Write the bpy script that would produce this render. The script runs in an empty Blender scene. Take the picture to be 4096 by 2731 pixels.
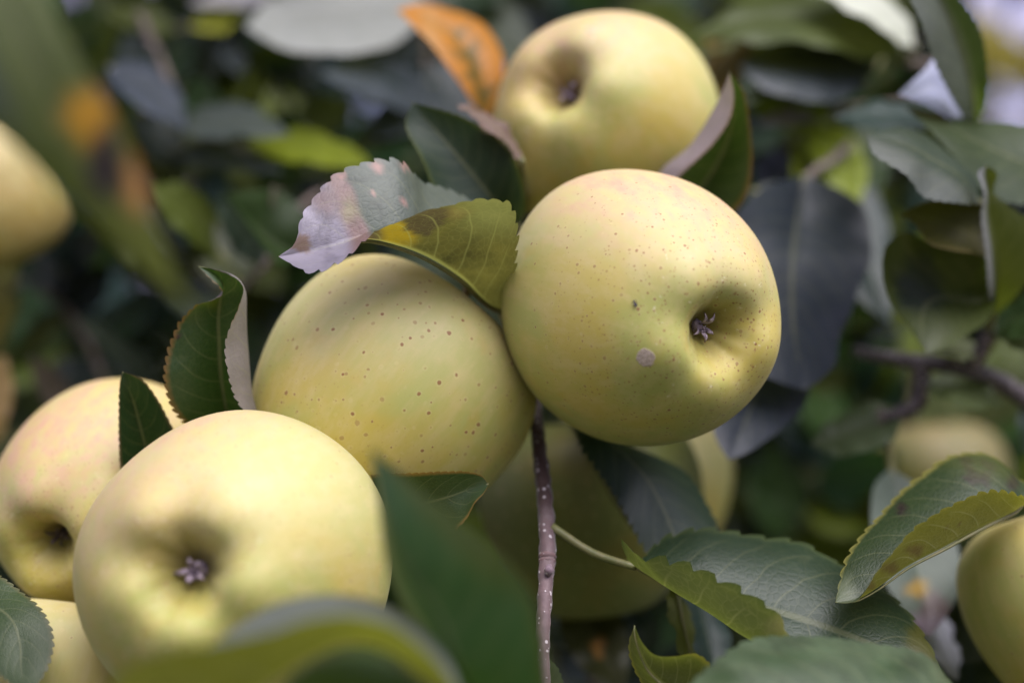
import bpy, math, random
import numpy as np
from mathutils import Vector, Matrix, noise
from mathutils.bvhtree import BVHTree

random.seed(7)
rng = np.random.default_rng(11)
scene = bpy.context.scene
COL = scene.collection

# ------------------------------------------------------------------ camera, sky, sun, exposure
CAM_Z = 1.55
cam_data = bpy.data.cameras.new('camera')
cam_data.lens = 50.0
cam_data.sensor_width = 36.0
cam_data.clip_start = 0.01
cam_data.clip_end = 3000.0
cam_data.dof.use_dof = True
cam_data.dof.focus_distance = 0.398
cam_data.dof.aperture_fstop = 3.4
cam = bpy.data.objects.new('camera', cam_data)
cam.location = (0, 0, CAM_Z)
cam.rotation_euler = (math.radians(90), 0, 0)
COL.objects.link(cam)
scene.camera = cam

SUN_DIR = Vector((0.30, -0.32, 0.90)).normalized()      # towards the sun
sun_el = math.asin(SUN_DIR.z)
sun_az = math.atan2(SUN_DIR.x, SUN_DIR.y)
world = bpy.data.worlds.new('World')
scene.world = world
world.use_nodes = True
wn = world.node_tree
for n in list(wn.nodes):
    wn.nodes.remove(n)
w_out = wn.nodes.new('ShaderNodeOutputWorld')
w_bg = wn.nodes.new('ShaderNodeBackground')
w_sky = wn.nodes.new('ShaderNodeTexSky')
w_sky.sky_type = 'NISHITA'
w_sky.sun_disc = False
w_sky.sun_elevation = sun_el
w_sky.sun_rotation = sun_az
w_sky.altitude = 0
w_sky.air_density = 1.0
w_sky.dust_density = 3.0
w_sky.ozone_density = 1.5
w_mix = wn.nodes.new('ShaderNodeMix')
w_mix.data_type = 'RGBA'
w_mix.blend_type = 'MULTIPLY'
w_mix.inputs[0].default_value = 1.0
w_mix.inputs[7].default_value = (1.16, 0.94, 1.14, 1)    # hazy white balance of the whole sky
wn.links.new(w_sky.outputs[0], w_mix.inputs[6])
w_tc = wn.nodes.new('ShaderNodeTexCoord')
w_no = wn.nodes.new('ShaderNodeTexNoise')
w_no.inputs['Scale'].default_value = 2.6
w_no.inputs['Detail'].default_value = 5.0
wn.links.new(w_tc.outputs['Generated'], w_no.inputs['Vector'])
w_mr = wn.nodes.new('ShaderNodeMapRange')
w_mr.interpolation_type = 'SMOOTHSTEP'
w_mr.inputs[1].default_value = 0.40
w_mr.inputs[2].default_value = 0.60
wn.links.new(w_no.outputs[0], w_mr.inputs[0])
w_cl = wn.nodes.new('ShaderNodeMix')
w_cl.data_type = 'RGBA'
w_cl.inputs[7].default_value = (8.6, 8.1, 12.8, 1)        # sunlit thin cloud
wn.links.new(w_mr.outputs[0], w_cl.inputs[0])
wn.links.new(w_mix.outputs[2], w_cl.inputs[6])
wn.links.new(w_cl.outputs[2], w_bg.inputs[0])
w_bg.inputs[1].default_value = 0.088
wn.links.new(w_bg.outputs[0], w_out.inputs[0])

sun_data = bpy.data.lights.new('sun', 'SUN')
sun_data.energy = 3.7
sun_data.angle = math.radians(60)
sun_data.color = (1.0, 0.98, 0.96)
sun = bpy.data.objects.new('sun', sun_data)
sun.rotation_euler = (-SUN_DIR).to_track_quat('-Z', 'Y').to_euler()
sun.location = (2, -2, 6)
COL.objects.link(sun)

vs = scene.view_settings
scene.display_settings.display_device = 'sRGB'
vs.view_transform = 'Standard'
vs.look = 'None'
vs.gamma = 1.0
vs.use_curve_mapping = False
vs.exposure = 0.66
scene.render.engine = 'CYCLES'
scene.cycles.use_denoising = True
scene.cycles.max_bounces = 8
scene.cycles.transparent_max_bounces = 8

# ------------------------------------------------------------------ small helpers
K = 0.72 / 4096.0


NEARER = [1.0]


def P(u, v, d):
    """a place in the tree: picture column, picture row, metres from the camera"""
    d = d * NEARER[0]
    return Vector(((u - 2048.0) * K * d, d, CAM_Z - (v - 1365.5) * K * d))


def pix(co):
    d = np.maximum(co[..., 1], 1e-3)
    return co[..., 0] / (K * d) + 2048.0, -(co[..., 2] - CAM_Z) / (K * d) + 1365.5


def tag(o, label=None, cat=None, group=None, kind=None):
    if label: o['label'] = label
    if cat: o['category'] = cat
    if group: o['group'] = group
    if kind: o['kind'] = kind
    return o


def link(name, me, parent=None):
    o = bpy.data.objects.new(name, me)
    COL.objects.link(o)
    if parent is not None:
        o.parent = parent
        o.matrix_parent_inverse = Matrix.Identity(4)
    return o


def mesh_from(name, verts, faces, mat, smooth=True):
    me = bpy.data.meshes.new(name)
    me.from_pydata([tuple(map(float, v)) for v in verts], [], [tuple(map(int, f)) for f in faces])
    if mat: me.materials.append(mat)
    if smooth:
        me.polygons.foreach_set('use_smooth', [True] * len(me.polygons))
    me.update()
    return me


def catmull(pts, n):
    """n points spaced evenly along a smooth curve through pts"""
    p = np.array([tuple(q) for q in pts], float)
    k = len(p)
    if k == 2:
        t = np.linspace(0, 1, n)[:, None]
        return p[0] * (1 - t) + p[1] * t
    e = np.vstack([2 * p[0] - p[1], p, 2 * p[-1] - p[-2]])
    out = []
    for i in range(k - 1):
        p0, p1, p2, p3 = e[i], e[i + 1], e[i + 2], e[i + 3]
        t0 = 0.0
        t1 = t0 + max(np.linalg.norm(p1 - p0), 1e-6) ** 0.5
        t2 = t1 + max(np.linalg.norm(p2 - p1), 1e-6) ** 0.5
        t3 = t2 + max(np.linalg.norm(p3 - p2), 1e-6) ** 0.5
        t = np.linspace(t1, t2, 25)[:-1, None]
        a1 = (t1 - t) / (t1 - t0) * p0 + (t - t0) / (t1 - t0) * p1
        a2 = (t2 - t) / (t2 - t1) * p1 + (t - t1) / (t2 - t1) * p2
        a3 = (t3 - t) / (t3 - t2) * p2 + (t - t2) / (t3 - t2) * p3
        b1 = (t2 - t) / (t2 - t0) * a1 + (t - t0) / (t2 - t0) * a2
        b2 = (t3 - t) / (t3 - t1) * a2 + (t - t1) / (t3 - t1) * a3
        out.append((t2 - t) / (t2 - t1) * b1 + (t - t1) / (t2 - t1) * b2)
    out = np.vstack(out + [p[-1:]])
    s = np.concatenate([[0], np.cumsum(np.linalg.norm(np.diff(out, axis=0), axis=1))])
    q = np.linspace(0, s[-1], n)
    return np.stack([np.interp(q, s, out[:, j]) for j in range(3)], 1)


def tube_geo(pts, radii, sides=10, n=None, wob=0.0):
    c = catmull(pts, n or max(8, len(pts) * 6))
    n = len(c)
    r = np.interp(np.linspace(0, 1, n), np.linspace(0, 1, len(radii)), radii)
    tan = np.gradient(c, axis=0)
    tan /= np.linalg.norm(tan, axis=1)[:, None] + 1e-12
    ref = np.array([0.31, 0.2, 0.93]) if abs(tan[0, 2]) < 0.8 else np.array([0.93, 0.31, 0.2])
    verts, faces = [], []
    for i in range(n):
        a = np.cross(tan[i], ref); a /= np.linalg.norm(a) + 1e-12
        b = np.cross(tan[i], a)
        for k in range(sides):
            th = 2 * math.pi * k / sides
            rr = r[i] * (1 + wob * noise.noise(Vector(c[i] * 300) + Vector((math.cos(th) * 2, math.sin(th) * 2, 0))))
            verts.append(c[i] + rr * (math.cos(th) * a + math.sin(th) * b))
    for i in range(n - 1):
        for k in range(sides):
            k2 = (k + 1) % sides
            faces.append((i * sides + k, i * sides + k2, (i + 1) * sides + k2, (i + 1) * sides + k))
    faces.append(tuple(range(sides))[::-1])
    faces.append(tuple((n - 1) * sides + k for k in range(sides)))
    return verts, faces


# ------------------------------------------------------------------ materials
def new_mat(name):
    m = bpy.data.materials.new(name)
    m.use_nodes = True
    nt = m.node_tree
    for n in list(nt.nodes):
        nt.nodes.remove(n)
    return m, nt


class NB:
    """short hand for shader nodes"""
    def __init__(self, nt): self.nt = nt
    def n(self, t, **kw):
        x = self.nt.nodes.new(t)
        for k, v in kw.items(): setattr(x, k, v)
        return x
    def put(self, sock, v):
        if isinstance(v, bpy.types.NodeSocket): self.nt.links.new(v, sock)
        elif isinstance(v, (tuple, list)) and len(v) == 3 and sock.type == 'RGBA': sock.default_value = (*v, 1)
        else: sock.default_value = v
    def math(self, op, a, b=0.0, c=None, clamp=False):
        x = self.n('ShaderNodeMath', operation=op, use_clamp=clamp)
        self.put(x.inputs[0], a); self.put(x.inputs[1], b)
        if c is not None: self.put(x.inputs[2], c)
        return x.outputs[0]
    def mix(self, f, a, b, blend='MIX'):
        x = self.n('ShaderNodeMix', data_type='RGBA', blend_type=blend)
        self.put(x.inputs[0], f); self.put(x.inputs[6], a); self.put(x.inputs[7], b)
        return x.outputs[2]
    def step(self, v, lo, hi, a=0.0, b=1.0):
        x = self.n('ShaderNodeMapRange', interpolation_type='SMOOTHSTEP')
        self.put(x.inputs[0], v); self.put(x.inputs[1], lo); self.put(x.inputs[2], hi)
        self.put(x.inputs[3], a); self.put(x.inputs[4], b)
        return x.outputs[0]
    def noise(self, vec, scale, detail=3.0, rough=0.55, out=0):
        x = self.n('ShaderNodeTexNoise')
        self.put(x.inputs['Vector'], vec)
        x.inputs['Scale'].default_value = scale
        x.inputs['Detail'].default_value = detail
        x.inputs['Roughness'].default_value = rough
        return x.outputs[out]
    def voro(self, vec, scale, feature='F1'):
        x = self.n('ShaderNodeTexVoronoi', feature=feature)
        self.put(x.inputs['Vector'], vec)
        x.inputs['Scale'].default_value = scale
        return x
    def attr(self, name, out=0):
        return self.n('ShaderNodeAttribute', attribute_name=name).outputs[out]


def leaf_material():
    m, nt = new_mat('leaf')
    b = NB(nt)
    top = b.mix(1.0, b.attr('top'), (0.62, 0.71, 0.60), 'MULTIPLY')
    under = b.mix(1.0, b.attr('under'), (0.62, 0.71, 0.60), 'MULTIPLY')
    uv = b.n('ShaderNodeUVMap', uv_map='leaf')
    sep = b.n('ShaderNodeSeparateXYZ'); b.put(sep.inputs[0], uv.outputs[0])
    U, V = sep.outputs[0], sep.outputs[1]            # across -1..1 shifted to 0..1, along 0..1
    au = b.math('ABSOLUTE', b.math('MULTIPLY_ADD', U, 2.0, -1.0))
    geo = b.n('ShaderNodeNewGeometry')
    back = geo.outputs['Backfacing']
    pos = b.n('ShaderNodeTexCoord').outputs['Object']
    # side veins leave the midrib and bend towards the tip
    wob = b.noise(pos, 90.0, 1.0)
    q = b.math('ADD', b.math('MULTIPLY', V, 9.5), b.math('MULTIPLY', b.math('POWER', au, 1.35), -2.1))
    q = b.math('ADD', q, b.math('MULTIPLY', wob, 0.35))
    tri = b.math('ABSOLUTE', b.math('SUBTRACT', b.math('FRACT', q), 0.5))
    side = b.math('MULTIPLY', b.step(tri, 0.055, 0.0), b.step(au, 0.97, 0.7))
    rib = b.step(au, 0.05, 0.015)
    rib = b.math('MULTIPLY', rib, b.step(V, 1.0, 0.75))
    comb = b.n('ShaderNodeCombineXYZ')
    b.put(comb.inputs[0], b.math('MULTIPLY', U, 0.62)); b.put(comb.inputs[1], V)
    net = b.voro(comb.outputs[0], 42.0, 'DISTANCE_TO_EDGE').outputs[0]
    netm = b.step(net, 0.07, 0.0)
    net2 = b.voro(comb.outputs[0], 95.0, 'DISTANCE_TO_EDGE').outputs[0]
    veins = b.math('MAXIMUM', b.math('MAXIMUM', rib, b.math('MULTIPLY', side, 0.7)), b.math('MULTIPLY', netm, 0.28))
    base = b.mix(back, top, under)
    mott = b.noise(pos, 140.0, 4.0)
    base = b.mix(1.0, base, b.mix(mott, (0.72, 0.74, 0.70), (1.25, 1.22, 1.25)), 'MULTIPLY')
    veincol = b.mix(b.math('MULTIPLY_ADD', back, 0.45, 0.25), base, (0.30, 0.30, 0.15))
    col = b.mix(b.math('MULTIPLY', veins, 0.8), base, veincol)
    # relief: puffed cells between sunk veins
    h = b.math('ADD', b.math('MULTIPLY', b.step(tri, 0.0, 0.3), 0.5), b.math('MULTIPLY', b.step(net, 0.0, 0.22), 0.5))
    h = b.math('ADD', h, b.math('MULTIPLY', b.step(net2, 0.0, 0.25), 0.16))
    bump = b.n('ShaderNodeBump'); bump.inputs['Strength'].default_value = 0.20
    bump.inputs['Distance'].default_value = 0.0004
    b.put(bump.inputs['Height'], h)
    pr = b.n('ShaderNodeBsdfPrincipled')
    b.put(pr.inputs['Base Color'], col)
    rn = b.noise(pos, 60.0, 2.0)
    b.put(pr.inputs['Roughness'], b.math('ADD', b.math('ADD', b.math('MULTIPLY', back, 0.22), 0.34), b.math('MULTIPLY', rn, 0.18)))
    pr.inputs['Specular IOR Level'].default_value = 0.46
    b.put(pr.inputs['Normal'], bump.outputs[0])
    tr = b.n('ShaderNodeBsdfTranslucent')
    b.put(tr.inputs['Color'], b.mix(0.15, b.mix(1.0, col, (2.3, 2.4, 1.1), 'MULTIPLY'), b.mix(1.0, top, (3.0, 3.1, 1.2), 'MULTIPLY')))
    mx = b.n('ShaderNodeMixShader'); mx.inputs[0].default_value = 0.26
    nt.links.new(pr.outputs[0], mx.inputs[1]); nt.links.new(tr.outputs[0], mx.inputs[2])
    out = b.n('ShaderNodeOutputMaterial'); nt.links.new(mx.outputs[0], out.inputs[0])
    return m


def apple_material(name='apple_skin', yellow=(0.46, 0.370, 0.070), green=(0.375, 0.375, 0.092), scar=None, russet=1.0, dot=0.6, dot_size=0.18, dot_skip=0.25, streaks=1.0):
    m, nt = new_mat(name)
    b = NB(nt)
    pos = b.n('ShaderNodeTexCoord').outputs['Object']
    t = b.attr('pole', 2)          # 0 at the calyx, 1 at the stalk
    blush = b.attr('blush', 2)
    big = b.noise(pos, 34.0, 3.0)
    col = b.mix(b.step(big, 0.36, 0.62), yellow, green)
    # streaks that run from pole to pole
    mp = b.n('ShaderNodeMapping'); mp.inputs['Scale'].default_value = (1.0, 1.0, 0.22)
    b.put(mp.inputs['Vector'], pos)
    streak = b.noise(mp.outputs[0], 240.0, 4.0, 0.6)
    col = b.mix(b.step(streak, 0.42, 0.72, 0.0, 0.4 * streaks), col, (0.55, 0.455, 0.19))
    col = b.mix(b.step(b.noise(pos, 62.0, 3.0), 0.55, 0.75, 0.0, 0.5 * streaks), col, (0.47, 0.325, 0.045))
    fine = b.noise(pos, 95.0, 4.0, 0.6)
    col = b.mix(b.step(fine, 0.45, 0.75, 0.0, 0.45 * streaks), col, (0.53, 0.425, 0.16))
    # olive green in the basin round the calyx
    col = b.mix(b.step(t, 0.13, 0.03, 0.0, 0.85), col, (0.20, 0.165, 0.025))
    # pink blush on the side that ripened in the light
    st = b.step(b.math('MULTIPLY_ADD', streak, 0.6, b.math('MULTIPLY', b.noise(pos, 230.0, 4.0, 0.65), 0.4)), 0.34, 0.72)
    col = b.mix(b.math('MULTIPLY', b.attr('bloom', 2), b.step(streak, 0.2, 0.7, 0.75, 1.0), clamp=True), col, (0.53, 0.475, 0.27))  # paler skin on upward sides: wax bloom plus painted top light
    bl = b.math('MULTIPLY', blush, b.math('MULTIPLY_ADD', st, 0.85, 0.2), clamp=True)
    col = b.mix(bl, col, (0.47, 0.25, 0.17))
    # lenticels: round brown dots of uneven size, paler ring
    def dots(scale, lo, size, strength, colour, gate=None, vec=pos):
        v = b.voro(vec, scale)
        sep = b.n('ShaderNodeSeparateColor'); b.put(sep.inputs[0], v.outputs['Color'])
        r = b.math('MULTIPLY', b.math('MULTIPLY_ADD', b.math('SUBTRACT', sep.outputs[0], lo), 0.6 * size / (1 - lo), 0.4 * size), b.math('GREATER_THAN', sep.outputs[0], lo))
        d = b.math('SUBTRACT', v.outputs['Distance'], r)
        mask = b.math('MULTIPLY', b.step(d, 0.05, -0.05), b.math('GREATER_THAN', r, 0.01))
        mask = b.math('MULTIPLY', mask, b.math('MULTIPLY', strength, b.math('MULTIPLY_ADD', sep.outputs[1], 0.6, 0.4)))
        if gate is not None: mask = b.math('MULTIPLY', mask, gate)
        return mask, colour
    wv = b.n('ShaderNodeVectorMath', operation='ADD')
    b.put(wv.inputs[0], pos)
    wn_ = b.n('ShaderNodeTexNoise'); wn_.inputs['Scale'].default_value = 600.0; b.put(wn_.inputs['Vector'], pos)
    sc_ = b.n('ShaderNodeVectorMath', operation='SCALE'); sc_.inputs['Scale'].default_value = 0.0006
    b.put(sc_.inputs[0], wn_.outputs['Color']); b.put(wv.inputs[1], sc_.outputs[0])
    pv = wv.outputs[0]
    halo, hc = dots(330.0, dot_skip, dot_size * 1.7, 0.22, (0.62, 0.53, 0.25), vec=pv)
    col = b.mix(halo, col, hc)
    d1, c1 = dots(330.0, dot_skip, dot_size, dot, (0.24, 0.11, 0.035), vec=pv)
    col = b.mix(d1, col, c1)
    near = b.step(t, 0.60, 0.12, 0.0, 1.0)
    d2, c2 = dots(760.0, 0.30, 0.27, 0.6, (0.24, 0.105, 0.03), near, vec=pv)
    col = b.mix(b.math('MULTIPLY', d2, russet), col, c2)
    # thin russet netting and pale scuffs round the basin
    rn = b.noise(pos, 520.0, 3.0, 0.7)
    ring = b.math('MULTIPLY', b.step(t, 0.34, 0.16), b.step(t, 0.05, 0.10))
    col = b.mix(b.math('MULTIPLY', b.math('MULTIPLY', b.step(rn, 0.60, 0.72), ring), 0.45 * russet), col, (0.30, 0.14, 0.05))
    sc2 = b.noise(pos, 330.0, 4.0, 0.75)
    col = b.mix(b.math('MULTIPLY', b.math('MULTIPLY', b.step(sc2, 0.63, 0.70), ring), 0.4), col, (0.78, 0.72, 0.55))
    hgt = b.math('ADD', b.math('MULTIPLY', d1, 0.5), b.math('MULTIPLY', fine, 0.6))
    if scar is not None:
        vm = b.n('ShaderNodeVectorMath', operation='SUBTRACT'); b.put(vm.inputs[0], pos); vm.inputs[1].default_value = scar
        ln = b.n('ShaderNodeVectorMath', operation='LENGTH'); b.put(ln.inputs[0], vm.outputs[0])
        edge = b.math('ADD', ln.outputs[1], b.math('MULTIPLY', b.noise(pos, 900.0, 3.0), 0.0016))
        sm = b.step(edge, 0.0036, 0.0031)
        crack = b.noise(pos, 1400.0, 4.0, 0.7)
        col = b.mix(sm, col, b.mix(b.step(crack, 0.35, 0.65), (0.34, 0.27, 0.20), (0.52, 0.42, 0.34)))
        hgt = b.math('ADD', hgt, b.math('MULTIPLY', sm, b.math('MULTIPLY_ADD', crack, 2.0, 1.0)))
    bump = b.n('ShaderNodeBump'); bump.inputs['Strength'].default_value = 0.35
    bump.inputs['Distance'].default_value = 0.0003
    b.put(bump.inputs['Height'], hgt)
    pr = b.n('ShaderNodeBsdfPrincipled')
    b.put(pr.inputs['Base Color'], col)
    b.put(pr.inputs['Roughness'], b.math('MULTIPLY_ADD', b.noise(pos, 70.0, 3.0), 0.20, 0.48))
    pr.inputs['Specular IOR Level'].default_value = 0.55
    pr.inputs['Subsurface Weight'].default_value = 0.18
    pr.inputs['Subsurface Radius'].default_value = (0.5, 0.35, 0.1)
    pr.inputs['Subsurface Scale'].default_value = 0.006
    pr.inputs['Sheen Weight'].default_value = 0.06
    b.put(pr.inputs['Normal'], bump.outputs[0])
    out = b.n('ShaderNodeOutputMaterial'); nt.links.new(pr.outputs[0], out.inputs[0])
    return m


def bark_material():
    m, nt = new_mat('bark')
    b = NB(nt)
    pos = b.n('ShaderNodeTexCoord').outputs['Object']
    tint = b.attr('tint')
    n1 = b.noise(pos, 420.0, 5.0, 0.7)
    n2 = b.noise(pos, 130.0, 3.0, 0.6)
    col = b.mix(1.0, tint, b.mix(n1, (0.45, 0.45, 0.48), (1.5, 1.45, 1.45)), 'MULTIPLY')
    col = b.mix(b.step(n2, 0.5, 0.75, 0.0, 0.35), col, (0.22, 0.18, 0.18))
    v = b.voro(pos, 620.0)
    sep = b.n('ShaderNodeSeparateColor'); b.put(sep.inputs[0], v.outputs['Color'])
    r = b.math('MULTIPLY', b.math('MAXIMUM', b.math('SUBTRACT', sep.outputs[0], 0.40), 0.0), 0.6)
    dot = b.math('MULTIPLY', b.step(b.math('SUBTRACT', v.outputs['Distance'], r), 0.04, -0.04), b.math('GREATER_THAN', r, 0.03))
    col = b.mix(b.math('MULTIPLY', dot, 0.9), col, (0.62, 0.55, 0.55))
    bump = b.n('ShaderNodeBump'); bump.inputs['Strength'].default_value = 0.6; bump.inputs['Distance'].default_value = 0.0004
    b.put(bump.inputs['Height'], b.math('ADD', n1, dot))
    pr = b.n('ShaderNodeBsdfPrincipled')
    b.put(pr.inputs['Base Color'], col); pr.inputs['Roughness'].default_value = 0.62
    pr.inputs['Sheen Weight'].default_value = 0.2
    b.put(pr.inputs['Normal'], bump.outputs[0])
    out = b.n('ShaderNodeOutputMaterial'); nt.links.new(pr.outputs[0], out.inputs[0])
    return m


def plain_material(name, c1, c2, scale, rough=0.6, bumpd=0.0003):
    m, nt = new_mat(name)
    b = NB(nt)
    pos = b.n('ShaderNodeTexCoord').outputs['Object']
    f = b.noise(pos, scale, 4.0, 0.65)
    pr = b.n('ShaderNodeBsdfPrincipled')
    b.put(pr.inputs['Base Color'], b.mix(b.step(f, 0.3, 0.7), c1, c2))
    pr.inputs['Roughness'].default_value = rough
    bump = b.n('ShaderNodeBump'); bump.inputs['Strength'].default_value = 0.5; bump.inputs['Distance'].default_value = bumpd
    b.put(bump.inputs['Height'], f); b.put(pr.inputs['Normal'], bump.outputs[0])
    out = b.n('ShaderNodeOutputMaterial'); nt.links.new(pr.outputs[0], out.inputs[0])
    return m


LEAF = leaf_material()
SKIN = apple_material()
BARK = bark_material()
PETIOLE = plain_material('green_stalk', (0.12, 0.13, 0.04), (0.19, 0.17, 0.07), 300, 0.5)
SEPAL = plain_material('dry_sepal', (0.12, 0.09, 0.10), (0.52, 0.42, 0.48), 700, 0.75)
SEPAL_DARK = plain_material('dark_sepal', (0.03, 0.025, 0.015), (0.14, 0.10, 0.09), 700, 0.8)
BROWN_STALK = plain_material('brown_stalk', (0.10, 0.07, 0.03), (0.20, 0.15, 0.06), 500, 0.6)
BLACK = plain_material('insect_black', (0.01, 0.01, 0.015), (0.03, 0.025, 0.04), 2000, 0.35)
WING = plain_material('insect_wing', (0.06, 0.05, 0.06), (0.14, 0.12, 0.14), 3000, 0.3)
SOIL = plain_material('grass_and_soil', (0.035, 0.055, 0.015), (0.09, 0.085, 0.03), 6, 0.9, 0.02)

# ------------------------------------------------------------------ ground
gv = [(-600, -600, 0), (600, -600, 0), (600, 600, 0), (-600, 600, 0)]
g = link('ground', mesh_from('ground', gv, [(0, 1, 2, 3)], SOIL, False))
tag(g, kind='structure')

# ------------------------------------------------------------------ leaves
GREEN = (0.032, 0.062, 0.016)
DEEP = (0.016, 0.040, 0.014)
BLUE = (0.024, 0.045, 0.048)
OLIVE = (0.075, 0.092, 0.010)
YELLOW = (0.17, 0.165, 0.020)
SAGE = (0.115, 0.135, 0.075)
U_GREEN = (0.13, 0.145, 0.045)
U_SAGE = (0.19, 0.20, 0.13)
U_LILAC = (0.36, 0.28, 0.33)
U_OLIVE = (0.15, 0.145, 0.028)
ORANGE = (0.62, 0.21, 0.015)
RIM_RED = (0.26, 0.12, 0.04)
RIM_YEL = (0.34, 0.27, 0.07)


def lerp(a, b, t): return a * (1 - t) + b * t


def sstep(x, a, b):
    t = np.clip((x - a) / (b - a), 0, 1)
    return t * t * (3 - 2 * t)


def leaf_mesh(curves, mid, top, under, teeth=24, tooth=0.0008, bulge=0.08, wave=0.0, rim=None, rim_w=0.05,
              paint=None, seed=0, sub=7):
    """A blade lofted over long curves that share the base and the tip.
    Seen on its upper face with the tip up, the curves run from left to right; curves[mid] is the midrib."""
    nv = 4 * teeth + 1
    C = [catmull(c, nv) for c in curves]
    rows, us = [], []
    k = len(C)
    def across(group, u0, u1, bulge_on):
        m = sub if len(group) == 2 else sub * (len(group) - 1)
        ts = np.linspace(0, 1, m + 1)
        if len(group) == 2:
            A, B = group
            W = B - A
            tan = np.gradient(A if np.abs(np.gradient(A, axis=0)).sum() > 1e-9 else B, axis=0)
            nrm = np.cross(W, tan); nrm /= np.linalg.norm(nrm, axis=1)[:, None] + 1e-9
            wl = np.linalg.norm(W, axis=1)[:, None]
            return ts, [A + W * t + nrm * wl * bulge_on * 4 * t * (1 - t) for t in ts]
        G = np.stack(group, 0)
        E = np.concatenate([2 * G[:1] - G[1:2], G, 2 * G[-1:] - G[-2:-1]], 0)
        res = []
        for t in ts:
            x = t * (len(group) - 1); i = min(int(x), len(group) - 2); f = x - i
            p0, p1, p2, p3 = E[i], E[i + 1], E[i + 2], E[i + 3]
            res.append(0.5 * (2 * p1 + (p2 - p0) * f + (2 * p0 - 5 * p1 + 4 * p2 - p3) * f * f + (3 * p1 - p0 - 3 * p2 + p3) * f ** 3))
        return ts, res
    tl, left = across(C[:mid + 1], -1, 0, bulge)
    tr_, right = across(C[mid:], 0, 1, bulge)
    rows = left + right[1:]
    us = list(tl - 1) + list(tr_[1:])
    G = np.stack(rows, 1)                     # along, across, xyz
    U = np.array(us)[None, :].repeat(nv, 0)
    V = np.linspace(0, 1, nv)[:, None].repeat(len(us), 1)
    # small flutter of the margin
    if wave > 0:
        dU = np.gradient(G, axis=1); dV = np.gradient(G, axis=0)
        N = np.cross(dU, dV); N /= np.linalg.norm(N, axis=2)[..., None] + 1e-9
        ph = seed * 1.7
        amp = wave * np.abs(U) ** 2 * np.sin(np.pi * np.clip(V, 0, 1)) ** 0.5
        wv = np.sin(V * 15 + ph + np.sign(U) * 1.3) * 0.6 + np.sin(V * 31 + 2 * ph + np.sign(U)) * 0.4
        G = G + N * (amp * wv)[..., None]
    # saw teeth point towards the tip
    r2 = np.random.default_rng(seed + 5)
    for e, inner in ((0, 1), (-1, -2)):
        outw = G[:, e] - G[:, inner]
        L = np.linalg.norm(outw, axis=1)[:, None] + 1e-9
        tan = np.gradient(G[:, e], axis=0); tan /= np.linalg.norm(tan, axis=1)[:, None] + 1e-9
        ph = np.tile(np.array([0.0, 0.62, 0.95, 1.0]), teeth + 1)[:nv]
        size = np.repeat(r2.uniform(0.6, 1.25, teeth + 1), 4)[:nv]
        fade = np.clip(np.sin(np.pi * np.linspace(0, 1, nv)) * 2.2, 0, 1)
        a = (tooth * size * fade)[:, None]
        G[:, e] += outw / L * a * (ph[:, None] - 0.35) + tan * a * 0.7 * ph[:, None]
    na = len(us)
    verts = G.reshape(-1, 3)
    i, j = np.meshgrid(np.arange(nv - 1), np.arange(na - 1), indexing='ij')
    a = (i * na + j).ravel()
    faces = np.stack([a, a + 1, a + na + 1, a + na], 1)
    me = bpy.data.meshes.new('leaf')
    me.from_pydata(verts.tolist(), [], faces.tolist())
    me.materials.append(LEAF)
    me.polygons.foreach_set('use_smooth', np.ones(len(faces), bool))
    # colours
    T = np.ones((nv, na, 3)) * np.array(top)
    B = np.ones((nv, na, 3)) * np.array(under)
    jit = r2.uniform(0.88, 1.14)
    T *= jit; B *= jit
    if rim is not None:
        f = (sstep(np.abs(U), 1 - rim_w * 2, 1.0) * 0.85)[..., None]
        T = lerp(T, np.array(rim), f); B = lerp(B, np.array(rim), f)
    if paint is not None:
        px, py = pix(G)
        T, B = paint(T, B, U, V, px, py)
    for nm, arr in (('top', T), ('under', B)):
        at = me.attributes.new(nm, 'FLOAT_COLOR', 'POINT')
        rgba = np.ones((nv * na, 4)); rgba[:, :3] = np.clip(arr.reshape(-1, 3), 0, 1)
        at.data.foreach_set('color', rgba.ravel())
    uvl = me.uv_layers.new(name='leaf')
    li = np.empty(len(me.loops), int); me.loops.foreach_get('vertex_index', li)
    uvs = np.stack([(U.ravel() + 1) / 2, V.ravel()], 1)[li]
    uvl.data.foreach_set('uv', uvs.ravel())
    me.update()
    return me, C[mid], G


def blot(px, py, cx, cy, rx, ry, soft=0.5, seed=0, jag=0.25):
    """soft-edged irregular patch, 0..1"""
    q = np.sqrt(((px - cx) / rx) ** 2 + ((py - cy) / ry) ** 2)
    ang = np.arctan2((py - cy) / ry, (px - cx) / rx)
    q = q * (1 + jag * (np.sin(3 * ang + seed) * 0.5 + np.sin(7 * ang + seed * 2.3) * 0.3 + np.sin(13 * ang + seed * 4.1) * 0.25))
    return (1 - sstep(q, 1 - soft, 1 + soft * 0.4))[..., None]


def nearest(stem, p):
    d = np.linalg.norm(stem - np.array(p), axis=1)
    return stem[int(d.argmin())]


def stalk_mesh(a, b, r0=0.0012, r1=0.0010, sag=0.15):
    a, b = Vector(a), Vector(b)
    m = (a + b) / 2 + Vector((0, 0.12, -sag)) * (b - a).length * 0.5
    v, f = tube_geo([a, m, b], [r0, r1], 7, 9)
    return mesh_from('petiole', v, f, PETIOLE)


LEAF_COUNT = [0]


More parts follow.
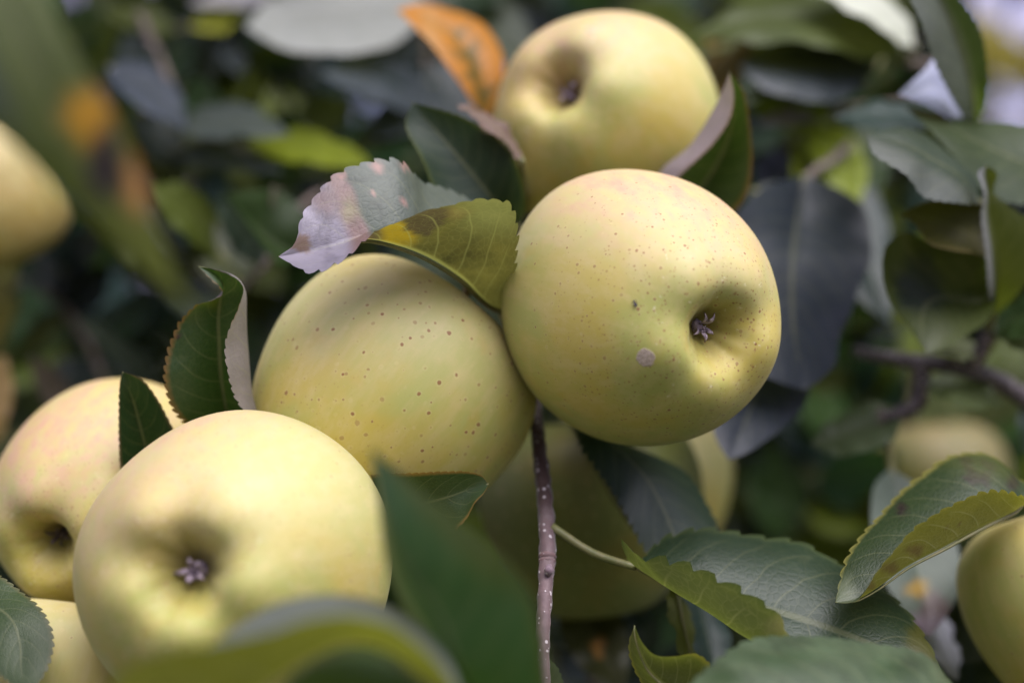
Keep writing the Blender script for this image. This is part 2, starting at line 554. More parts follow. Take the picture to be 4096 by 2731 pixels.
def add_leaf(shoot, curves, mid, top=GREEN, under=U_GREEN, label=None, midrib=True, petiole=True, root=None, rib_r=0.0006, **kw):
    LEAF_COUNT[0] += 1
    kw.setdefault('seed', LEAF_COUNT[0])
    me, rib, G = leaf_mesh([[P(*q) if not isinstance(q, Vector) else q for q in c] for c in curves], mid, top, under, **kw)
    o = link('leaf', me, shoot['o'])
    if label: o['label'] = label
    if midrib:
        n = len(rib)
        dU = np.gradient(G, axis=1); dV = np.gradient(G, axis=0)
        mi = int(np.argmin(np.abs(np.linspace(0, G.shape[1] - 1, G.shape[1]) - (G.shape[1] - 1) / 2)))
        N = np.cross(dU, dV); N /= np.linalg.norm(N, axis=2)[..., None] + 1e-9
        pts = rib - N[:, mi] * rib_r * 1.15
        v, f = tube_geo([Vector(p) for p in pts[:: max(1, n // 14)]] + [Vector(pts[-1])], [rib_r * 1.3, rib_r, rib_r * 0.6, rib_r * 0.25], 6, 24)
        link('midrib', mesh_from('midrib', v, f, PETIOLE), o)
    if petiole:
        target = root if root is not None else nearest(shoot['c'], rib[0])
        if (Vector(target) - Vector(rib[0])).length > 0.0015:
            link('petiole', stalk_mesh(target, rib[0], 0.0014, 0.0011), o)
    return o


def shoot(name, label, stem, r=(0.0020, 0.0013), tint=(0.10, 0.07, 0.05), cat='leafy shoot', group=None, tint2=None, nodes=()):
    pts = [P(*q) for q in stem]
    v, f = tube_geo(pts, r, 10, len(pts) * 14, 0.22)
    me = mesh_from(name, v, f, BARK)
    n = len(me.vertices)
    at = me.attributes.new('tint', 'FLOAT_COLOR', 'POINT')
    t = np.clip(np.arange(n) / n, 0, 1)[:, None]
    c = np.ones((n, 4))
    c[:, :3] = lerp(np.array(tint), np.array(tint2 or tint), sstep(t, 0.45, 0.62))
    at.data.foreach_set('color', c.ravel())
    o = link(name, me)
    tag(o, label, cat, group)
    return {'o': o, 'c': catmull(pts, 120)}


def gleaf(sh, b, t, w, dd=0.02, arch=0.0, fold=0.06, top=GREEN, under=U_GREEN, show='top', shape=0.45, w2=None, teeth=14, **kw):
    """a whole leaf from base b to tip t (column, row, metres); w is its width across the picture, dd how much
    farther away its upper margin lies, arch bends it sideways"""
    B, T = np.array(b, float), np.array(t, float)
    ax = T[:2] - B[:2]; L = np.linalg.norm(ax); ax /= L
    pr = np.array([ax[1], -ax[0]])
    if pr[1] > 0: pr = -pr                       # points up in the picture
    vs_ = np.array([0.0, 0.12, 0.32, 0.52, 0.72, 0.88, 1.0])
    prof = np.array([0, 0.62, 0.98, 1.0, 0.80, 0.45, 0.0]) if shape < 0.5 else np.array([0, 0.45, 0.82, 1.0, 0.92, 0.6, 0.0])
    up, md, lo = [], [], []
    w_lo = w if w2 is None else w2
    for vv, p in zip(vs_, prof):
        c = B + (T - B) * vv
        c[:2] += pr * arch * 4 * vv * (1 - vv)
        m = c.copy(); m[2] += fold * dd * p
        # midrib dips between the two halves
        md.append(P(m[0], m[1], m[2] + (0.0035 * p if show == 'top' else -0.0035 * p) * (fold / 0.06)))
        x = c.copy(); x[:2] += pr * w / 2 * p; x[2] += dd / 2 * p; up.append(P(*x))
        y = c.copy(); y[:2] -= pr * w_lo / 2 * p; y[2] -= dd / 2 * p; lo.append(P(*y))
    # order so that the wanted face looks at the camera
    right = np.array([-ax[1], ax[0]])             # to the right of the way base -> tip, picture axes with v down
    upper_is_right = np.dot(pr, right) > 0
    cur = [lo, md, up] if upper_is_right else [up, md, lo]
    if show != 'top': cur = cur[::-1]
    kw.setdefault('midrib', False)
    kw.setdefault('tooth', 0.0007)
    kw.setdefault('wave', 0.0012)
    kw.setdefault('sub', 4)
    return add_leaf(sh, cur, 1, top, under, teeth=teeth, **kw)


# ------------------------------------------------------------------ apples
APPLES = {}


def apple_mesh(r, seed, h=0.92, nu=112, nw=96, basin=0.16, cone=0.10, blush_dir=(0.3, -0.3, 0.9), blush=0.3, rot=None, rib=0.02, bloom=0.42):
    """local z runs from the calyx (low) to the stalk (high)"""
    rr = np.random.default_rng(seed)
    # profile from the calyx cup out over the shoulder to the stalk cavity
    prof = np.array([[0.00, -0.80 + basin], [0.045, -0.80 + basin], [0.09, -0.825 + basin * 0.85], [0.16, -0.885 + basin * 0.60], [0.25, -0.945 + basin * 0.28],
                     [0.37, -0.975 + basin * 0.06], [0.52, -0.93], [0.70, -0.77], [0.86, -0.52], [0.965, -0.20], [1.0, 0.10],
                     [0.965, 0.42], [0.85, 0.70], [0.66, 0.88], [0.45, 0.945], [0.28, 0.90], [0.15, 0.76], [0.07, 0.58], [0.03, 0.50], [0.0, 0.48]])
    c = catmull([(p[0], 0, p[1]) for p in prof], nw)
    R, Z = c[:, 0].copy(), c[:, 2] * h
    R *= 1 + cone * np.clip(Z, -1, 1)              # narrower towards the calyx
    R = np.maximum(R, 0)
    th = np.linspace(0, 2 * math.pi, nu, endpoint=False)
    TH, RR = np.meshgrid(th, R)
    ZZ = np.repeat(Z[:, None], nu, 1)
    t = np.linspace(0, 1, nw)[:, None]
    ph = rr.uniform(0, 6.28, 6)
    lobes = rib * np.exp(-((t - 0.17) / 0.08) ** 2) * (np.cos(5 * TH + ph[0]) + 0.4 * np.cos(3 * TH + ph[3]))
    ZZ = ZZ - lobes * 0.9
    ZZ = ZZ + 0.006 * np.exp(-((t - 0.075) / 0.035) ** 2) * (np.cos(10 * TH + ph[1]) + 0.6 * np.cos(7 * TH + ph[2]))
    RR = RR * (1 + 0.5 * lobes + 0.018 * np.cos(2 * TH + ph[1]) + 0.012 * np.cos(3 * TH + ph[2]) * np.sin(t * 6 + ph[3]) + 0.008 * np.cos(5 * TH + ph[4]))
    ZZ = ZZ + 0.03 * np.cos(TH + ph[5]) * RR
    X, Y = RR * np.cos(TH) * r, RR * np.sin(TH) * r
    V = np.stack([X, Y, ZZ * r], 2)
    verts = V.reshape(-1, 3)
    faces = []
    for i in range(nw - 1):
        a = i * nu
        for k in range(nu):
            k2 = (k + 1) % nu
            faces.append((a + k, a + k2, a + nu + k2, a + nu + k))
    me = bpy.data.meshes.new('apple')
    me.from_pydata(verts.tolist(), [], faces)
    me.polygons.foreach_set('use_smooth', np.ones(len(faces), bool))
    pole = np.repeat(t, nu, 1).ravel()
    at = me.attributes.new('pole', 'FLOAT', 'POINT'); at.data.foreach_set('value', pole.astype(np.float32))
    d = np.array(rot.transposed() @ Vector(blush_dir).normalized())
    nn = verts / (np.linalg.norm(verts, axis=1)[:, None] + 1e-9)
    bl = sstep(nn @ d, 0.2, 1.0) * blush
    at = me.attributes.new('blush', 'FLOAT', 'POINT'); at.data.foreach_set('value', bl.astype(np.float32))
    wax_light = sstep(nn @ np.array(rot.transposed() @ Vector((0.15, -0.1, 1.0)).normalized()), -0.05, 0.85) * bloom  # mask for upward sides, partly wax, partly light put into the colour
    at = me.attributes.new('bloom', 'FLOAT', 'POINT'); at.data.foreach_set('value', wax_light.astype(np.float32))
    me.update()
    z_cup = (-0.80 + basin) * h * r
    z_cav = 0.50 * h * r
    return me, z_cup, z_cav


def sepal_geo(rad, ang, lift, length, width, curl):
    pts, rw = [], []
    ca, sa = math.cos(ang), math.sin(ang)
    n = 6
    verts, faces = [], []
    for i in range(n + 1):
        s = i / n
        out = rad + length * (0.35 * s + 0.9 * curl * s * s)
        zz = -lift * math.sin(s * 2.2) * length
        w = width * (1 - s) ** 0.6 * (0.55 + 0.45 * math.sin(s * 3))
        cx, cy = out * ca, out * sa
        th = 0.00018
        for sx, dz in ((-1, 0), (0, -0.25 * width), (1, 0)):
            verts.append((cx - sa * sx * w, cy + ca * sx * w, zz + dz - th))
        for sx, dz in ((1, 0), (0, -0.25 * width), (-1, 0)):
            verts.append((cx - sa * sx * w, cy + ca * sx * w, zz + dz + th))
    for i in range(n):
        a = i * 6; b = a + 6
        for k in range(6):
            k2 = (k + 1) % 6
            faces.append((a + k, a + k2, b + k2, b + k))
    faces.append(tuple(range(5, -1, -1))); faces.append(tuple(n * 6 + k for k in range(6)))
    return verts, faces


def apple(key, u, v, d, r, calyx, label, seed, mat=SKIN, detail=True, stalk_to=None, sep=SEPAL, group='ripe yellow apples on the tree', sep_size=1.0, **kw):
    ax = -Vector(calyx).normalized()                 # local z = towards the stalk
    q = Vector((0, 0, 1)).rotation_difference(ax)
    rot = q.to_matrix() @ Matrix.Rotation(seed * 0.7, 3, 'Z')
    if not detail:
        kw.setdefault('nu', 64); kw.setdefault('nw', 52)
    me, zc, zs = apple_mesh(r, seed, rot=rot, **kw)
    me.materials.append(mat)
    o = link('apple', me)
    tag(o, label, 'apple', group)
    o.matrix_world = Matrix.Translation(P(u, v, d)) @ rot.to_4x4()
    R = random.Random(seed)
    # dried calyx: woolly core with five curled sepals
    cv, cf = [], []
    core_pts = [Vector((0, 0, zc + 0.001)), Vector((0.0002, 0, zc - 0.0012)), Vector((0.0004, 0.0003, zc - 0.0030 * sep_size))]
    cv, cf = tube_geo(core_pts, [0.0019 * sep_size, 0.0017 * sep_size, 0.0007], 9, 8, 0.6)
    cal = link('calyx', mesh_from('calyx', cv, cf, sep), o)
    if detail:
        for k in range(5):
            sv, sf = sepal_geo(0.0009, 2 * math.pi * k / 5 + R.uniform(-0.35, 0.35), R.uniform(0.55, 1.0), R.uniform(0.0038, 0.0056) * sep_size, R.uniform(0.0007, 0.0011) * sep_size, R.uniform(0.1, 0.55))
            sv = [(a, b_, c_ + zc - 0.0016) for a, b_, c_ in sv]
            link('sepal', mesh_from('sepal', sv, sf, sep), cal)
        for k in range(7):
            an = R.uniform(0, 6.28); rr_ = R.uniform(0.0003, 0.0011)
            a = Vector((rr_ * math.cos(an), rr_ * math.sin(an), zc - 0.002))
            b_ = a + Vector((R.uniform(-.001, .001), R.uniform(-.001, .001), -R.uniform(0.0014, 0.003)))
            sv, sf = tube_geo([a, (a + b_) / 2 + Vector((0.0003, 0, 0)), b_], [0.00016, 0.00012, 0.00022], 5, 6)
            link('stamen', mesh_from('stamen', sv, sf, sep), cal)
    # stalk leaves the cavity and bends to the twig
    a = Vector((0, 0, zs - 0.002))
    b_ = Vector((0.003, 0.002, r * 0.98))
    c_ = Vector((0.008, 0.004, r * 1.15))
    sv, sf = tube_geo([a, b_, c_], [0.0012, 0.0011, 0.0016], 8, 12)
    link('stalk', mesh_from('stalk', sv, sf, BROWN_STALK), o)
    APPLES[key] = o
    return o


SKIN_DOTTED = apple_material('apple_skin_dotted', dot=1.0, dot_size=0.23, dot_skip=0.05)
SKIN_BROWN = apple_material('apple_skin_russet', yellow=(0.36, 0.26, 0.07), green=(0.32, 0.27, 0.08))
SKIN_SHADED = apple_material('apple_skin_shaded', yellow=(0.145, 0.130, 0.020), green=(0.115, 0.130, 0.023), streaks=0.0)  # darker skin copy: deep shade put into the colour
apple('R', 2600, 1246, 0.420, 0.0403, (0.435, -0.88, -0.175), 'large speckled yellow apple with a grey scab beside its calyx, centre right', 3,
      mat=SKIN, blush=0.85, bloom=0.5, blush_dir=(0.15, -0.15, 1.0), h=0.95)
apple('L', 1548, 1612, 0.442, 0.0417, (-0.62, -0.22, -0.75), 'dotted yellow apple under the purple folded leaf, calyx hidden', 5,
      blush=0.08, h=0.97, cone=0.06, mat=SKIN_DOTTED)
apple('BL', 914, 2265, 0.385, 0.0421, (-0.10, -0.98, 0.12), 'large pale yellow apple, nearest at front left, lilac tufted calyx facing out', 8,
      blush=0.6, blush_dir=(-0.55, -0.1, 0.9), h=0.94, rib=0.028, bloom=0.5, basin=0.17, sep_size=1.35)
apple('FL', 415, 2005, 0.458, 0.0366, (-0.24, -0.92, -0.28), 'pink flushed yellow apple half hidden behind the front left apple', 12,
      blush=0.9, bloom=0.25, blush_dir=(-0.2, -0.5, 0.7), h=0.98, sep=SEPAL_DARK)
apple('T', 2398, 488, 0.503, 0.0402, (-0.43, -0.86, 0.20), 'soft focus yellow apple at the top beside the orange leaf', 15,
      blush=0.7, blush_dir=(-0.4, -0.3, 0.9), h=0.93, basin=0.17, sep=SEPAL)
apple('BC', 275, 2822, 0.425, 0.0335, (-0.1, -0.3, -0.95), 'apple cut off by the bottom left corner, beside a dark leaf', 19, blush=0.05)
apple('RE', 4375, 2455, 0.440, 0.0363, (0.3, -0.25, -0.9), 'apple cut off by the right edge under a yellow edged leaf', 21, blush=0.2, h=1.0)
apple('C', 2370, 2060, 0.520, 0.0395, (0.1, -0.08, -1), 'shaded olive apple hanging behind the reddish twig', 24, blush=0.0, bloom=0.0, rib=0.0, mat=SKIN_SHADED)
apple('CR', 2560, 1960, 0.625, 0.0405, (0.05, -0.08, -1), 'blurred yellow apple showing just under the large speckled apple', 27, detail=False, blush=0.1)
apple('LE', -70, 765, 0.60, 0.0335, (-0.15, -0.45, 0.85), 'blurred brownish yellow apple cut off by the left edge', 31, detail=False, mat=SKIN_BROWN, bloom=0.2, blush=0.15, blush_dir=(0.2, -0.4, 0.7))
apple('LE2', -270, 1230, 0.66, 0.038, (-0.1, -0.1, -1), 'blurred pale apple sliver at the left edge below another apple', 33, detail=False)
apple('RB', 3730, 1960, 0.76, 0.040, (0.1, -0.1, -1), 'dim blurred apple behind the grey hanging leaf, lower right', 36, detail=False, mat=SKIN_SHADED, bloom=0.2)

# scab on the big apple sits at its real place on the skin
bv = BVHTree.FromObject(APPLES['R'], bpy.context.evaluated_depsgraph_get())


def on_apple(key, u, v):
    o = APPLES[key]
    inv = o.matrix_world.inverted()
    me = o.data
    tree = BVHTree.FromPolygons([tuple(x.co) for x in me.vertices], [tuple(p.vertices) for p in me.polygons])
    org = inv @ Vector((0, 0, CAM_Z))
    dr = (inv.to_3x3() @ (P(u, v, 1.0) - Vector((0, 0, CAM_Z)))).normalized()
    loc, nrm, _, _ = tree.ray_cast(org, dr)
    return loc, nrm, o


loc, nrm, o_r = on_apple('R', 2582, 1432)
o_r.data.materials.clear()
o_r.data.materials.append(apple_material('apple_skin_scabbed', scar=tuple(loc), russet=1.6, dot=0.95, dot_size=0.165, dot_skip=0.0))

# tiny fly resting on the big apple
loc, nrm, o_r = on_apple('R', 2540, 1212)
wl = o_r.matrix_world @ loc
wnm = (o_r.matrix_world.to_3x3() @ nrm).normalized()
fly_x = Vector((0.45, 0, -0.9)); fly_x = (fly_x - wnm * fly_x.dot(wnm)).normalized()
fly_y = wnm.cross(fly_x)
FM = Matrix((( fly_x.x, fly_y.x, wnm.x, wl.x), (fly_x.y, fly_y.y, wnm.y, wl.y), (fly_x.z, fly_y.z, wnm.z, wl.z), (0, 0, 0, 1)))
v, f = tube_geo([Vector((-0.0011, 0, 0.0005)), Vector((-0.0007, 0, 0.00055)), Vector((-0.0002, 0, 0.0005)), Vector((0.0007, 0, 0.0004)), Vector((0.0013, 0, 0.0003))],
                [0.00012, 0.00022, 0.00018, 0.00026, 0.00006], 8, 14)
fly = link('fly', mesh_from('fly', v, f, BLACK))
fly.matrix_world = FM @ Matrix.Scale(0.8, 4)
tag(fly, 'tiny black fly resting on the large speckled apple left of its calyx', 'fly')
for s in (-1, 1):
    wv_ = [(-0.0004, s * 0.0001, 0.0008), (0.0003, s * 0.0004, 0.0009), (0.0013, s * 0.0005, 0.0007), (0.0015, s * 0.0002, 0.0007), (0.0006, s * 0.00005, 0.0009)]
    link('wing', mesh_from('wing', wv_ + [(x, y, z + 0.00004) for x, y, z in wv_], [(0, 1, 2, 3, 4), (9, 8, 7, 6, 5)], WING, False), fly)
    for k in (-0.0006, -0.0002, 0.0003):
        v, f = tube_geo([Vector((k, 0, 0.0004)), Vector((k * 1.3, s * 0.0006, 0.0006)), Vector((k * 1.7, s * 0.0010, 0.0))], [0.00005, 0.00004], 4, 6)
        link('leg', mesh_from('leg', v, f, BLACK), fly)

# ------------------------------------------------------------------ sharp and near leaves
# 1 the folded leaf over the left apple
s1 = shoot('leafy_spur', 'spur between the central apples bearing a folded lilac, brown and yellow leaf',
           [(2050, 1420, 0.462), (2030, 1330, 0.452), (2015, 1262, 0.445)], (0.0016, 0.0011), tint=(0.12, 0.10, 0.05))


def paint_f1(T, B, U, V, px, py):
    pur = np.array((0.37, 0.30, 0.46)); brown = np.array((0.12, 0.07, 0.065)); yel = np.array((0.50, 0.30, 0.02))
    sage = np.array((0.125, 0.135, 0.13)); rose = np.array((0.30, 0.17, 0.19))
    T = lerp(T, sage, 1.0)
    # tip third dried to lilac with a rose border
    edge = 1470 - (py - 800) * 0.0 + np.sin(py / 37.0) * 14 - (900 - py) * 0.55 * (py < 900)
    f = sstep(px, edge + 22, edge - 8)[..., None]
    T = lerp(T, rose, f)
    f = sstep(px, edge - 50, edge - 110)[..., None]
    T = lerp(T, pur, f * 0.95)
    T = lerp(T, rose * 0.8, blot(px, py, 1300, 800, 75, 70, 0.7, 1) * 0.8)
    T = lerp(T, brown * 2.2, blot(px, py, 1205, 975, 45, 40, 0.4, 2))
    T = lerp(T, np.array((0.30, 0.28, 0.12)), blot(px, py, 1400, 840, 40, 60, 0.9, 4) * 0.5)
    for cx, cy, q in ((1510, 665, 26), (1620, 655, 22), (1370, 700, 16), (1490, 777, 10), (1612, 806, 14)):
        T = lerp(T, np.array((0.52, 0.26, 0.27)), blot(px, py, cx, cy, q, q * 1.2, 0.5, cx) * 0.8)
    q = np.random.default_rng(3)
    for k in range(26):
        cx, cy = q.uniform(1150, 1680), q.uniform(660, 1080)
        T = lerp(T, T * q.choice([0.62, 0.75, 1.25]), blot(px, py, cx, cy, q.uniform(12, 50), q.uniform(12, 45), 0.9, k, 0.7) * 0.8)
    for k in range(20):
        cx, cy = q.uniform(1600, 2040), q.uniform(820, 1150)
        B = lerp(B, B * q.choice([0.7, 0.8, 1.3]), blot(px, py, cx, cy, q.uniform(15, 60), q.uniform(15, 50), 0.9, k, 0.7) * 0.8)
    # underside of the near half: olive, yellow and brown burn along the margin
    B = lerp(B, np.array((0.30, 0.27, 0.16)), sstep(px, 1750, 1960)[..., None] * sstep(py, 1000, 860)[..., None] * 0.8)
    B = lerp(B, yel, blot(px, py, 1575, 925, 95, 70, 0.45, 3))
    B = lerp(B, brown * 0.8, blot(px, py, 1690, 872, 105, 66, 0.22, 6))
    B = lerp(B, brown * 0.9, sstep(px, 1560, 1500)[..., None])
    B = lerp(B, yel * 0.9, blot(px, py, 1570, 905, 38, 40, 0.4, 9))
    B = lerp(B, np.array((0.34, 0.20, 0.12)), blot(px, py, 1830, 855, 50, 30, 0.9, 5) * 0.5)
    return T, B


base, tip = (2005, 1245, 0.440), (1113, 1026, 0.398)
add_leaf(s1, [
    [base, (2060, 1080, 0.412), (2068, 930, 0.402), (2040, 826, 0.394), (1954, 799, 0.389), (1837, 819, 0.386), (1786, 832, 0.386), (1704, 842, 0.387),
     (1612, 872, 0.389), (1510, 916, 0.391), (1455, 962, 0.392), (1398, 1018, 0.392), (1320, 1066, 0.392), (1240, 1088, 0.393), (1185, 1066, 0.395), tip],
    [base, (1935, 1195, 0.430), (1850, 1115, 0.418), (1714, 1030, 0.409), (1600, 985, 0.404), (1460, 957, 0.401), (1330, 985, 0.399), (1200, 1012, 0.398), tip],
    [base, (2000, 1080, 0.452), (1950, 900, 0.448), (1878, 808, 0.442), (1765, 748, 0.434), (1690, 728, 0.427), (1655, 690, 0.420), (1597, 643, 0.416), (1485, 651, 0.412),
     (1367, 692, 0.409), (1306, 738, 0.406), (1250, 804, 0.403), (1204, 881, 0.400), (1178, 975, 0.398), tip]],
    1, top=SAGE, under=(0.15, 0.115, 0.045), teeth=27, tooth=0.0016, bulge=0.05, paint=paint_f1, wave=0.0006,
    label='folded leaf with lilac tip, brown scorched margin and olive underside', rim=None, rib_r=0.0007, sub=14)

# 2, 3 two upright leaves behind the front left apple
s2 = shoot('leafy_spur', 'spur behind the front left apple with two upright dark green leaves',
           [(1010, 2080, 0.452), (960, 1920, 0.446), (925, 1780, 0.438)], (0.002, 0.0013))


def paint_f2(T, B, U, V, px, py):
    B = lerp(B, np.array(U_LILAC) * 1.05, sstep(py, 1240, 1330)[..., None])
    T = lerp(T, np.array((0.10, 0.11, 0.02)), blot(px, py, 850, 1200, 45, 50, 0.8, 2) * 0.8)
    T = lerp(T, np.array((0.04, 0.02, 0.02)), blot(px, py, 710, 1345, 12, 14, 0.6, 2))
    return T, B


base, tip = (925, 1765, 0.437), (793, 1066, 0.409)
add_leaf(s2, [
    [base, (800, 1735, 0.428), (735, 1685, 0.421), (686, 1620, 0.417), (660, 1520, 0.415), (668, 1435, 0.415), (690, 1360, 0.415), (725, 1285, 0.415), (785, 1222, 0.413), (848, 1200, 0.412), (888, 1172, 0.411), (880, 1150, 0.410), (840, 1112, 0.409), tip],
    [base, (905, 1650, 0.431), (884, 1512, 0.426), (876, 1380, 0.422), (872, 1270, 0.419), (880, 1190, 0.417), (893, 1140, 0.414), (850, 1090, 0.411), tip],
    [base, (1024, 1680, 0.424), (1006, 1560, 0.420), (994, 1400, 0.418), (986, 1260, 0.416), (978, 1160, 0.414), (940, 1108, 0.412), (870, 1080, 0.410), tip],
    [base, (1000, 1690, 0.414), (975, 1645, 0.411), (935, 1575, 0.407), (912, 1490, 0.404), (905, 1390, 0.403), (925, 1300, 0.404), (955, 1225, 0.407), (972, 1150, 0.410), (930, 1104, 0.411), (850, 1078, 0.410), tip]],
    1, top=GREEN, under=U_LILAC, teeth=30, tooth=0.0010, rim=RIM_RED, rim_w=0.02, paint=paint_f2, wave=0.0003,
    label='tall dark leaf with a lilac margin curled over', sub=10)
base, tip = (660, 2010, 0.440), (490, 1488, 0.416)
add_leaf(s2, [
    [base, (560, 1980, 0.432), (488, 1890, 0.425), (476, 1760, 0.421), (476, 1620, 0.418), (480, 1530, 0.416), tip],
    [base, (610, 1880, 0.434), (570, 1740, 0.428), (538, 1620, 0.423), (510, 1540, 0.418), tip],
    [base, (730, 1890, 0.426), (712, 1760, 0.422), (672, 1675, 0.420), (630, 1597, 0.418), (575, 1525, 0.417), (530, 1500, 0.416), tip]],
    1, top=DEEP, under=U_SAGE, teeth=24, tooth=0.0004, rim=(0.22, 0.13, 0.10), rim_w=0.025, bulge=-0.05,
    label='short pointed dark leaf in front of the pink flushed apple', root=P(945, 1880, 0.445))

# 4 corner leaf
s3 = shoot('leafy_spur', 'spur at the bottom left corner with one rounded dark green leaf',
           [(-420, 2500, 0.42), (-330, 2420, 0.41), (-260, 2380, 0.402)], (0.0018, 0.0012))
base, tip = (-260, 2370, 0.402), (110, 2770, 0.372)
add_leaf(s3, [
    [base, (-140, 2300, 0.404), (0, 2306, 0.401), (70, 2356, 0.398), (140, 2412, 0.394), (190, 2480, 0.390), (212, 2556, 0.386), (200, 2640, 0.381), (160, 2722, 0.376), tip],
    [base, (-120, 2390, 0.397), (0, 2434, 0.392), (56, 2490, 0.388), (80, 2575, 0.384), (85, 2680, 0.378), tip],
    [base, (-230, 2490, 0.394), (-150, 2580, 0.386), (-60, 2650, 0.380), (20, 2715, 0.376), tip]],
    1, top=(0.036, 0.060, 0.012), under=U_GREEN, teeth=26, tooth=0.0007, bulge=0.05, rim=(0.12, 0.10, 0.03), rim_w=0.03)

# 5-7 out of focus leaves right in front
NEARER[0] = 0.84
s4 = shoot('leafy_shoot', 'blurred nearest shoot whose olive and dark leaves cover the front left apple',
           [(1960, 3150, 0.36), (1900, 3000, 0.352), (1880, 2860, 0.346), (1860, 2790, 0.342)], (0.0022, 0.0014))
base, tip = (1850, 2800, 0.338), (430, 2760, 0.318)
add_leaf(s4, [
    [base, (1770, 2680, 0.330), (1680, 2585, 0.324), (1560, 2500, 0.320), (1400, 2462, 0.317), (1230, 2480, 0.315), (1080, 2530, 0.314), (900, 2570, 0.313), (680, 2610, 0.314), (500, 2680, 0.316), tip],
    [base, (1700, 2720, 0.336), (1560, 2610, 0.333), (1400, 2575, 0.330), (1230, 2640, 0.327), (1000, 2790, 0.324), (720, 2900, 0.321), tip],
    [base, (1820, 2690, 0.342), (1775, 2605, 0.346), (1672, 2500, 0.350), (1498, 2403, 0.353), (1306, 2378, 0.354), (1115, 2412, 0.352), (960, 2495, 0.348), (840, 2580, 0.342), (620, 2660, 0.330), tip]],
    1, top=(0.17, 0.165, 0.165), under=(0.22, 0.20, 0.018), teeth=22, tooth=0.0006, bulge=0.04,  # top colour holds the pale sky sheen of the upper face
    label='blurred olive leaf folded open, its upper face painted grey with sky sheen')
base, tip = (1890, 2930, 0.346), (1080, 2900, 0.330)
add_leaf(s4, [
    [base, (1700, 3010, 0.330), (1400, 3050, 0.324), (1180, 2990, 0.326), tip],
    [base, (1700, 2850, 0.344), (1450, 2790, 0.342), (1250, 2820, 0.336), tip],
    [base, (1760, 2730, 0.358), (1580, 2610, 0.362), (1400, 2580, 0.362), (1230, 2640, 0.354), (1130, 2760, 0.342), tip]],
    1, top=(0.10, 0.17, 0.055), under=U_GREEN, teeth=20, bulge=0.08)
base, tip = (2030, 3080, 0.356), (1484, 1790, 0.352)
add_leaf(s4, [
    [base, (1960, 2960, 0.352), (1830, 2760, 0.352), (1690, 2560, 0.353), (1590, 2370, 0.354), (1535, 2200, 0.355), (1512, 1980, 0.355), (1496, 1870, 0.354), tip],
    [base, (1960, 2850, 0.350), (1850, 2690, 0.344), (1760, 2450, 0.343), (1640, 2280, 0.343), (1560, 2100, 0.345), (1510, 1900, 0.349), tip],
    [base, (2180, 2900, 0.338), (2185, 2700, 0.334), (2160, 2500, 0.333), (2100, 2330, 0.334), (1940, 2170, 0.337), (1715, 1995, 0.342), (1570, 1870, 0.347), tip]],
    1, top=(0.036, 0.080, 0.022), under=U_SAGE, teeth=26, tooth=0.0006, bulge=0.03, rim=(0.09, 0.10, 0.02), rim_w=0.05,
    paint=lambda T, B, U, V, px, py: (lerp(lerp(T, np.array((0.11, 0.13, 0.075)), sstep(U, -0.25, -0.75)[..., None]), np.array((0.065, 0.085, 0.016)), sstep(U, 0.45, 0.85)[..., None] * sstep(py, 2450, 2250)[..., None]), B),  # left half paler: its sheen is painted into the colour
    label='blurred dark green leaf rising to a point before the left apple')

NEARER[0] = 1.0
# 8 dark leaf with an orange rim under the left apple
s5 = shoot('leafy_spur', 'spur under the left apple with a dark leaf edged in orange',
           [(1240, 2190, 0.437), (1280, 2120, 0.432), (1310, 2060, 0.428)], (0.0016, 0.0011))
base, tip = (1310, 2010, 0.425), (1953, 1935, 0.392)
add_leaf(s5, [
    [base, (1360, 1925, 0.414), (1500, 1898, 0.405), (1650, 1892, 0.399), (1780, 1886, 0.396), (1880, 1888, 0.394), (1930, 1904, 0.393), tip],
    [base, (1480, 2010, 0.412), (1640, 2020, 0.404), (1780, 1990, 0.398), (1880, 1955, 0.395), tip],
    [base, (1420, 2120, 0.408), (1580, 2200, 0.402), (1740, 2190, 0.396), (1835, 2105, 0.392), (1868, 2070, 0.391), (1900, 2010, 0.391), (1938, 1968, 0.391), tip]],
    1, top=(0.030, 0.055, 0.012), under=U_GREEN, teeth=30, tooth=0.0003, bulge=-0.04, rim=(0.42, 0.20, 0.06), rim_w=0.022)

# 9 reddish twig with the big toothed leaf
s6 = shoot('twig', 'reddish brown twig with white specks hanging down between the central apples',
           [(2130, 1480, 0.470), (2140, 1620, 0.455), (2158, 1800, 0.440), (2180, 2000, 0.424), (2188, 2140, 0.414), (2189, 2240, 0.409), (2180, 2380, 0.402), (2172, 2560, 0.396), (2178, 2720, 0.392), (2190, 2900, 0.390)],
           (0.0021, 0.0021, 0.0022, 0.0024, 0.0024, 0.00235, 0.0021, 0.00175, 0.0014), tint=(0.045, 0.020, 0.016), tint2=(0.15, 0.10, 0.10), cat='twig')
